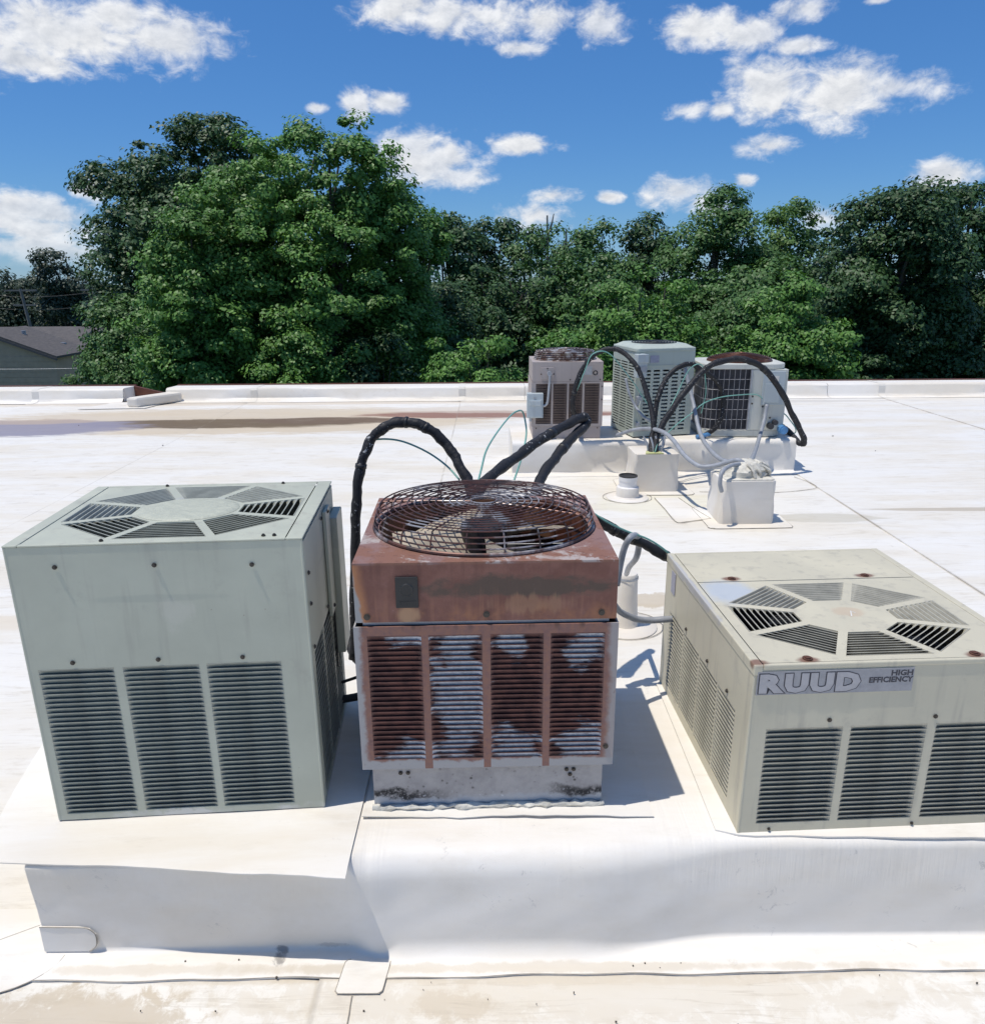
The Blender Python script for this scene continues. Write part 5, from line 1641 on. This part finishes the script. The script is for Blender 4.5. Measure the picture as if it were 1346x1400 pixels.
# ------------------------------------------------------------------ lines, conduits, wires
LM = {'foam': 'foam_spotted', 'grey': 'grey_conduit', 'wire': 'teal_wire'}
GRP = {'refrigerant_line': 'insulated refrigerant lines', 'conduit': 'grey electrical conduits', 'control_wire': 'teal control wires'}
rng = random.Random(31)
for nm, lab, mk, r, pts in LINES:
    sp_ = spline(pts, 7)
    if mk == 'foam':
        kx = [Vector((rng.uniform(-1, 1), rng.uniform(-1, 1), rng.uniform(-1, 1))) * r * 0.13 for _ in sp_]
        sp_ = [p + (kx[max(0, i - 1)] + kx[i] + kx[min(len(kx) - 1, i + 1)]) * 0.6 for i, p in enumerate(sp_)]
        rad, ph = [], rng.uniform(0, 6)
        for i in range(len(sp_)):
            rad.append(r * (1 + 0.05 * math.sin(i * 0.9 + ph) + rng.uniform(-0.05, 0.05)))
        mb_ = MB().tube(sp_, rad, 12, jit=0.05, rng=rng)
    else:
        mb_ = MB().tube(sp_, r, 8 if mk == 'grey' else 6)
    cat = {'foam': 'pipe', 'grey': 'conduit', 'wire': 'wire'}[mk]
    o = mb_.build(nm, MAT[LM[mk]], None, 'all')
    tag(o, lab, cat, GRP[nm])
    if mk == 'foam':                       # cable ties and tape wraps
        for f_ in (0.3, 0.52, 0.74):
            i = int(len(sp_) * (f_ + rng.uniform(-0.08, 0.08)))
            i = max(1, min(len(sp_) - 2, i))
            a_, b_ = sp_[i], sp_[i + 1]
            MB().tube([a_, a_.lerp(b_, 0.5), b_], r * 1.13, 12, jit=0.04, rng=rng).build('tape_wrap', MAT['black_rubber'], o, 'all')
pg_ = thing('power_plug', 'black cable gland with leads lying between the sage-green and rusty units', 'cable', (-0.40, 2.12, 0.29))
MB().lathe([(0.0, -0.05), (0.02, -0.05), (0.034, -0.035), (0.036, 0.02), (0.026, 0.05), (0.0, 0.055)], n=14).build('gland_body', MAT['black_rubber'], pg_, True, (0.03, 0, 0.075))
MB().tube(spline([(0.03, 0, 0.07), (-0.03, -0.01, 0.055), (-0.09, -0.02, 0.05)], 5), 0.013, 8).build('lead', MAT['black_rubber'], pg_, True)
MB().tube(spline([(0.05, 0.0, 0.12), (0.0, 0.0, 0.125), (-0.05, -0.01, 0.115), (-0.09, -0.02, 0.105)], 5), 0.005, 6).build('lead', MAT['black_rubber'], pg_, True)

# ------------------------------------------------------------------ neighbour's house, poles
def gable_house(name, label, xc, half, y0, y1, ze, zr):
    t = thing(name, label, 'house', (xc, y0, GZ))
    d = y1 - y0
    e, r_ = ze - GZ, zr - GZ
    b_ = MB()
    b_.add([(-half, 0, 0), (half, 0, 0), (half, 0, e), (0, 0, r_), (-half, 0, e), (-half, d, 0), (half, d, 0), (half, d, e), (0, d, r_), (-half, d, e)],
           [(0, 1, 2, 3, 4), (9, 8, 7, 6, 5), (1, 6, 7, 2), (0, 4, 9, 5)])
    b_.build('wall', MAT['house_wall'], t)
    oh = 0.25
    for s in (-1, 1):
        k = (r_ - e) / half
        pts = [(0, r_ + 0.02), (s * (half + oh), e - oh * k + 0.02), (s * (half + oh), e - oh * k + 0.14), (0, r_ + 0.14)]
        MB().prism_y(pts, -oh, d + oh).build('roof_slope', MAT['shingles'], t)
        pts2 = [(0, r_ - 0.12), (s * (half + oh), e - oh * k - 0.12), (s * (half + oh), e - oh * k + 0.015), (0, r_ + 0.015)]
        MB().prism_y(pts2, -oh - 0.03, -oh + 0.03).build('fascia', MAT['house_fascia'], t)
    for k in range(int(e / 0.30)):
        MB().box(-half, half, -0.025, -0.001, 0.1 + k * 0.30, 0.1 + k * 0.30 + 0.285).build('siding_board', MAT['house_wall'], t)
    return t


h1 = gable_house('house', 'grey-sided house with a dark shingled gable roof at the left edge beyond the roof', -29.15, 3.75, 45.0, 48.8, -2.62, -1.22)
MB().cyl((1.0, 2.0, 4.45), 0.13, 0.30, 12).build('roof_vent', MAT['galvanised'], h1)
MB().box(2.6, 2.85, 2.9, 3.15, 3.65, 3.95).build('roof_vent', MAT['galvanised'], h1)
h2 = thing('house', 'second dark-roofed house behind the grey-sided one, its long roof slope facing the camera', 'house', (-31.5, 50.5, GZ))
MB().box(-4.5, 4.5, 0, 8, 0, 3.3).build('wall', MAT['house_wall'], h2)
MB().add([(-4.8, -0.4, 3.25), (4.8, -0.4, 3.25), (4.8, 4, 4.55), (-4.8, 4, 4.55), (-4.8, 8.4, 3.25), (4.8, 8.4, 3.25)], [(0, 1, 2, 3), (3, 2, 5, 4), (0, 3, 4), (1, 5, 2)]).build('roof_slope', MAT['shingles'], h2)


def pole(label, x, y, zt, lean, arms):
    t = thing('utility_pole', label, 'utility pole', (x, y, GZ), 0, 'utility poles')
    h_ = zt - GZ
    MB().tube([(0, 0, 0), (-lean * 0.5, 0, h_ * 0.5), (-lean, 0, h_)], [0.17, 0.15, 0.12], 8).build('post', MAT['pole_wood'], t, True)
    for a, hw_ in arms:
        MB().box(-lean * (h_ - a) / h_ - hw_, -lean * (h_ - a) / h_ + hw_, -0.08, 0.08, h_ - a - 0.07, h_ - a + 0.07).build('cross_arm', MAT['pole_wood'], t)
    return t


pole('leaning wooden utility pole behind the house roof at far left', -40.9, 70, 0.95, 0.6, ((0.15, 1.4), (1.4, 1.0)))
pole('shorter utility pole with two cross-arms just left of the tall dark tree', -34.9, 70, 0.95, 0.2, ((0.15, 1.1), (1.3, 1.2)))
wr = MB()
for z0, z1 in ((0.7, 0.75), (-0.45, -0.35)):
    pts = [(-60 + 26 * i / 12, 70.2, z0 + (z1 - z0) * i / 12 - 0.5 * math.sin(math.pi * (i / 12 * 2 % 1))) for i in range(13)]
    wr.tube(pts, 0.012, 4)
tag(wr.build('overhead_cable', MAT['pole_wood']), 'thin overhead cables strung between the two utility poles', 'cable')
wr = MB()
wr.tube([(-36 + 20 * i / 10, 40.0, -2.35 - 0.25 * i / 10 - 0.3 * math.sin(math.pi * i / 10)) for i in range(11)], 0.012, 4)
wr.tube([(-36 + 20 * i / 10, 40.2, -3.35 - 0.9 * i / 10 - 0.2 * math.sin(math.pi * i / 10)) for i in range(11)], 0.010, 4)
tag(wr.build('overhead_cable', MAT['galvanised']), 'pale service cables crossing in front of the grey house wall', 'cable')

# ------------------------------------------------------------------ trees
def unit(v):
    return v / np.maximum(1e-9, np.linalg.norm(v, axis=1, keepdims=True))


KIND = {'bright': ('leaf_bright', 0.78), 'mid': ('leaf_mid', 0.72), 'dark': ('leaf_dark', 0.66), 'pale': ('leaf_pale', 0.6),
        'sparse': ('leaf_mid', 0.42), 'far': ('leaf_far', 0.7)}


def make_tree(nm, lab, x, y, zt, rx, kind, nleaf, size, seed):
    g = np.random.default_rng(seed)
    H_ = zt - GZ
    shrub = nm == 'shrub'
    rx = rx * (1.0 if kind == 'bright' else 1.12)
    t = thing(nm, lab, 'shrub' if shrub else 'tree', (x, y, GZ), 0, 'shrubs along the roof edge' if shrub else 'trees beyond the roof edge')
    lm, fill = KIND[kind]
    # crown envelope
    zc0 = max(0.0, H_ - max(rx * 3.4, H_ * 0.93)) if not shrub else 0.2
    if kind in ('sparse', 'dark', 'far') and not shrub:
        zc0 = max(zc0, 0.8)
    cz_, rz_ = (H_ + zc0) / 2, (H_ - zc0) / 2
    ry = rx * 0.9
    # lobes: spread evenly over the envelope so the outline is full, with a second layer inside
    nl = {'bright': 52, 'mid': 34, 'dark': 40, 'pale': 38, 'sparse': 26, 'far': 22}[kind]
    if nm == 'maple_tree' and rx > 3:
        nl = 95
    base_r = min(rx * 1.15, rz_)
    k_ = (np.arange(nl) + 0.5) / nl
    zz = np.clip(1 - 2 * k_ + g.normal(size=nl) * 0.04, -1, 1)
    rr_ = (1 - np.abs(zz) ** 2.7) ** 0.42
    thn = math.pi * (1 + 5 ** 0.5) * np.arange(nl) + g.normal(size=nl) * 0.3
    d = np.stack([rr_ * np.cos(thn), rr_ * np.sin(thn), zz], 1)
    lr = g.uniform(0.24, 0.40, nl) * base_r * (1.0 if nl < 60 else 0.9)
    ext = np.array([rx, ry, rz_]) - lr[:, None] * 0.85
    lump = g.uniform(0.84, 1.0, nl)
    inner = g.random(nl) < 0.22
    lump[inner] *= g.uniform(0.35, 0.7, inner.sum())
    lc = d * ext * np.stack([lump, lump, np.minimum(1, lump + 0.06)], 1) + np.array([0, 0, cz_])
    # twigs-puffs on the lobes
    npf = max(40, nleaf // (190 if kind == 'bright' else 110))
    w_ = lr ** 2
    li = g.choice(nl, npf, p=w_ / w_.sum())
    pd = unit(g.normal(size=(npf, 3)) * np.array([1, 1, 0.8]) + np.array([0, -0.45, 0.75]))
    pc = lc[li] + pd * lr[li][:, None] * g.uniform(0.62, 1.08, npf)[:, None]
    prad = g.uniform(0.6, 1.35, npf) * size * 3.3
    # a few stray twigs that break the outline
    stray = g.random(npf) < 0.05
    pc[stray] += pd[stray] * base_r * 0.08
    prad[stray] *= 0.6
    pi_ = g.integers(0, npf, nleaf)
    off = unit(g.normal(size=(nleaf, 3))) * (g.random(nleaf) ** 0.45)[:, None] * prad[pi_][:, None] * np.array([1, 1, 0.55])
    lp_ = pc[pi_] + off
    keep = (lp_[:, 2] > 0.05) & ((lp_[:, 1] < ry * 0.35) | (g.random(nleaf) < 0.45))
    lp_, pi2, off = lp_[keep], pi_[keep], off[keep]
    n_ = len(lp_)
    nrm = unit(unit(off) * 0.8 + pd[pi2] * 0.5 + np.array([0, -0.1, 0.65]) + g.normal(size=(n_, 3)) * 0.42)
    tan = unit(np.cross(nrm, unit(g.normal(size=(n_, 3)))))
    bi = np.cross(nrm, tan)
    s_ = (size * g.uniform(0.55, 1.15, n_))[:, None]
    droop = nrm * s_ * 0.16
    v0 = lp_ - tan * s_ * 0.5
    v1 = lp_ + bi * s_ * 0.30 - droop * 0.2
    v2 = lp_ + tan * s_ * 0.5 - droop
    v3 = lp_ - bi * s_ * 0.30 - droop * 0.2
    V = np.stack([v0, v1, v2, v3], 1).reshape(-1, 3)
    me = bpy.data.meshes.new('crown')
    me.vertices.add(len(V))
    me.vertices.foreach_set('co', V.ravel())
    me.loops.add(n_ * 4)
    me.loops.foreach_set('vertex_index', np.arange(n_ * 4, dtype=np.int32))
    me.polygons.add(n_)
    me.polygons.foreach_set('loop_start', np.arange(0, n_ * 4, 4, dtype=np.int32))
    me.polygons.foreach_set('loop_total', np.full(n_, 4, dtype=np.int32))
    me.materials.append(MAT[lm])
    me.update()
    me.validate()
    link('crown', me, t)
    # trunk and limbs
    bark = MAT['pale_bark'] if kind == 'sparse' else MAT['bark']
    tr = MB()
    tw = max(0.06, H_ * (0.012 if shrub else 0.021))
    top = H_ * (0.55 if shrub else 0.78)
    rr = random.Random(seed)
    sw = rx * 0.08
    pts = [(0, 0, -0.1), (rr.uniform(-sw, sw), rr.uniform(-sw, sw), top * 0.35), (rr.uniform(-sw, sw) * 2, rr.uniform(-sw, sw), top * 0.7), (rr.uniform(-sw, sw) * 2, 0, top)]
    sp2 = spline(pts, 5)
    tr.tube(sp2, [tw * (1.25 if i == 0 else 1 - 0.75 * i / len(sp2)) for i in range(len(sp2))], 8)
    tr.build('trunk', bark, t, True)
    nb_ = min(nl, 16 if kind == 'sparse' else 9)
    for k in range(nb_):
        a = sp2[min(len(sp2) - 1, int(len(sp2) * rr.uniform(0.3, 0.95)))]
        e = Vector(lc[k]) + Vector((0, 0, lr[k] * (1.1 if kind == 'sparse' else 0.3)))
        mid = a.lerp(e, 0.5) + Vector((rr.uniform(-.1, .1) * rx, rr.uniform(-.1, .1) * rx, -0.05 * H_))
        sp3 = spline([a, mid, e], 5)
        tr2 = MB().tube(sp3, [tw * (1.5 if kind == 'sparse' else 1.0) * (0.45 - 0.36 * i / len(sp3)) for i in range(len(sp3))], 6)
        if kind == 'sparse':
            for q in range(3):
                s0 = sp3[rr.randint(4, len(sp3) - 2)]
                e2 = s0 + Vector((rr.uniform(-1, 1), rr.uniform(-1, .3), rr.uniform(.3, 1.3))) * rx * 0.4
                tr2.tube([s0, s0.lerp(e2, 0.5) + Vector((0.05, 0, 0.04)), e2], [tw * 0.32, tw * 0.22, tw * 0.1], 5)
        tr2.build('limb', bark, t, True)
    return t


for i, (nm, lab, x, y, zt, rx, kind, nleaf, size) in enumerate(TREES):
    make_tree(nm, lab, x, y, zt, rx, kind, int(nleaf * 1.6), size * 0.74, 100 + i)
# the wooded ground behind everything: a dark far wood that reads as one mass
g = np.random.default_rng(5)
n_ = 26000
a_ = g.uniform(-1.15, 1.15, n_)
dist = g.uniform(105, 150, n_)
hx, hy = dist * np.sin(a_), dist * np.cos(a_)
hill = 4.6 + 1.6 * np.sin(a_ * 9) + 1.1 * np.sin(a_ * 23 + 1)
hz = GZ + hill * np.sqrt(g.random(n_))
c_ = np.stack([hx, hy, hz], 1)
nrm = unit(g.normal(size=(n_, 3)) + np.array([0, -0.3, 0.9]))
tan = unit(np.cross(nrm, unit(g.normal(size=(n_, 3)))))
bi = np.cross(nrm, tan)
V = np.stack([c_ - tan * .6, c_ + bi * .45, c_ + tan * .6, c_ - bi * .45], 1).reshape(-1, 3)
me = bpy.data.meshes.new('far_wood')
me.vertices.add(len(V))
me.vertices.foreach_set('co', V.ravel())
me.loops.add(n_ * 4)
me.loops.foreach_set('vertex_index', np.arange(n_ * 4, dtype=np.int32))
me.polygons.add(n_)
me.polygons.foreach_set('loop_start', np.arange(0, n_ * 4, 4, dtype=np.int32))
me.polygons.foreach_set('loop_total', np.full(n_, 4, dtype=np.int32))
me.materials.append(MAT['leaf_far'])
me.update()
tag(link('far_wood', me), kind='stuff')
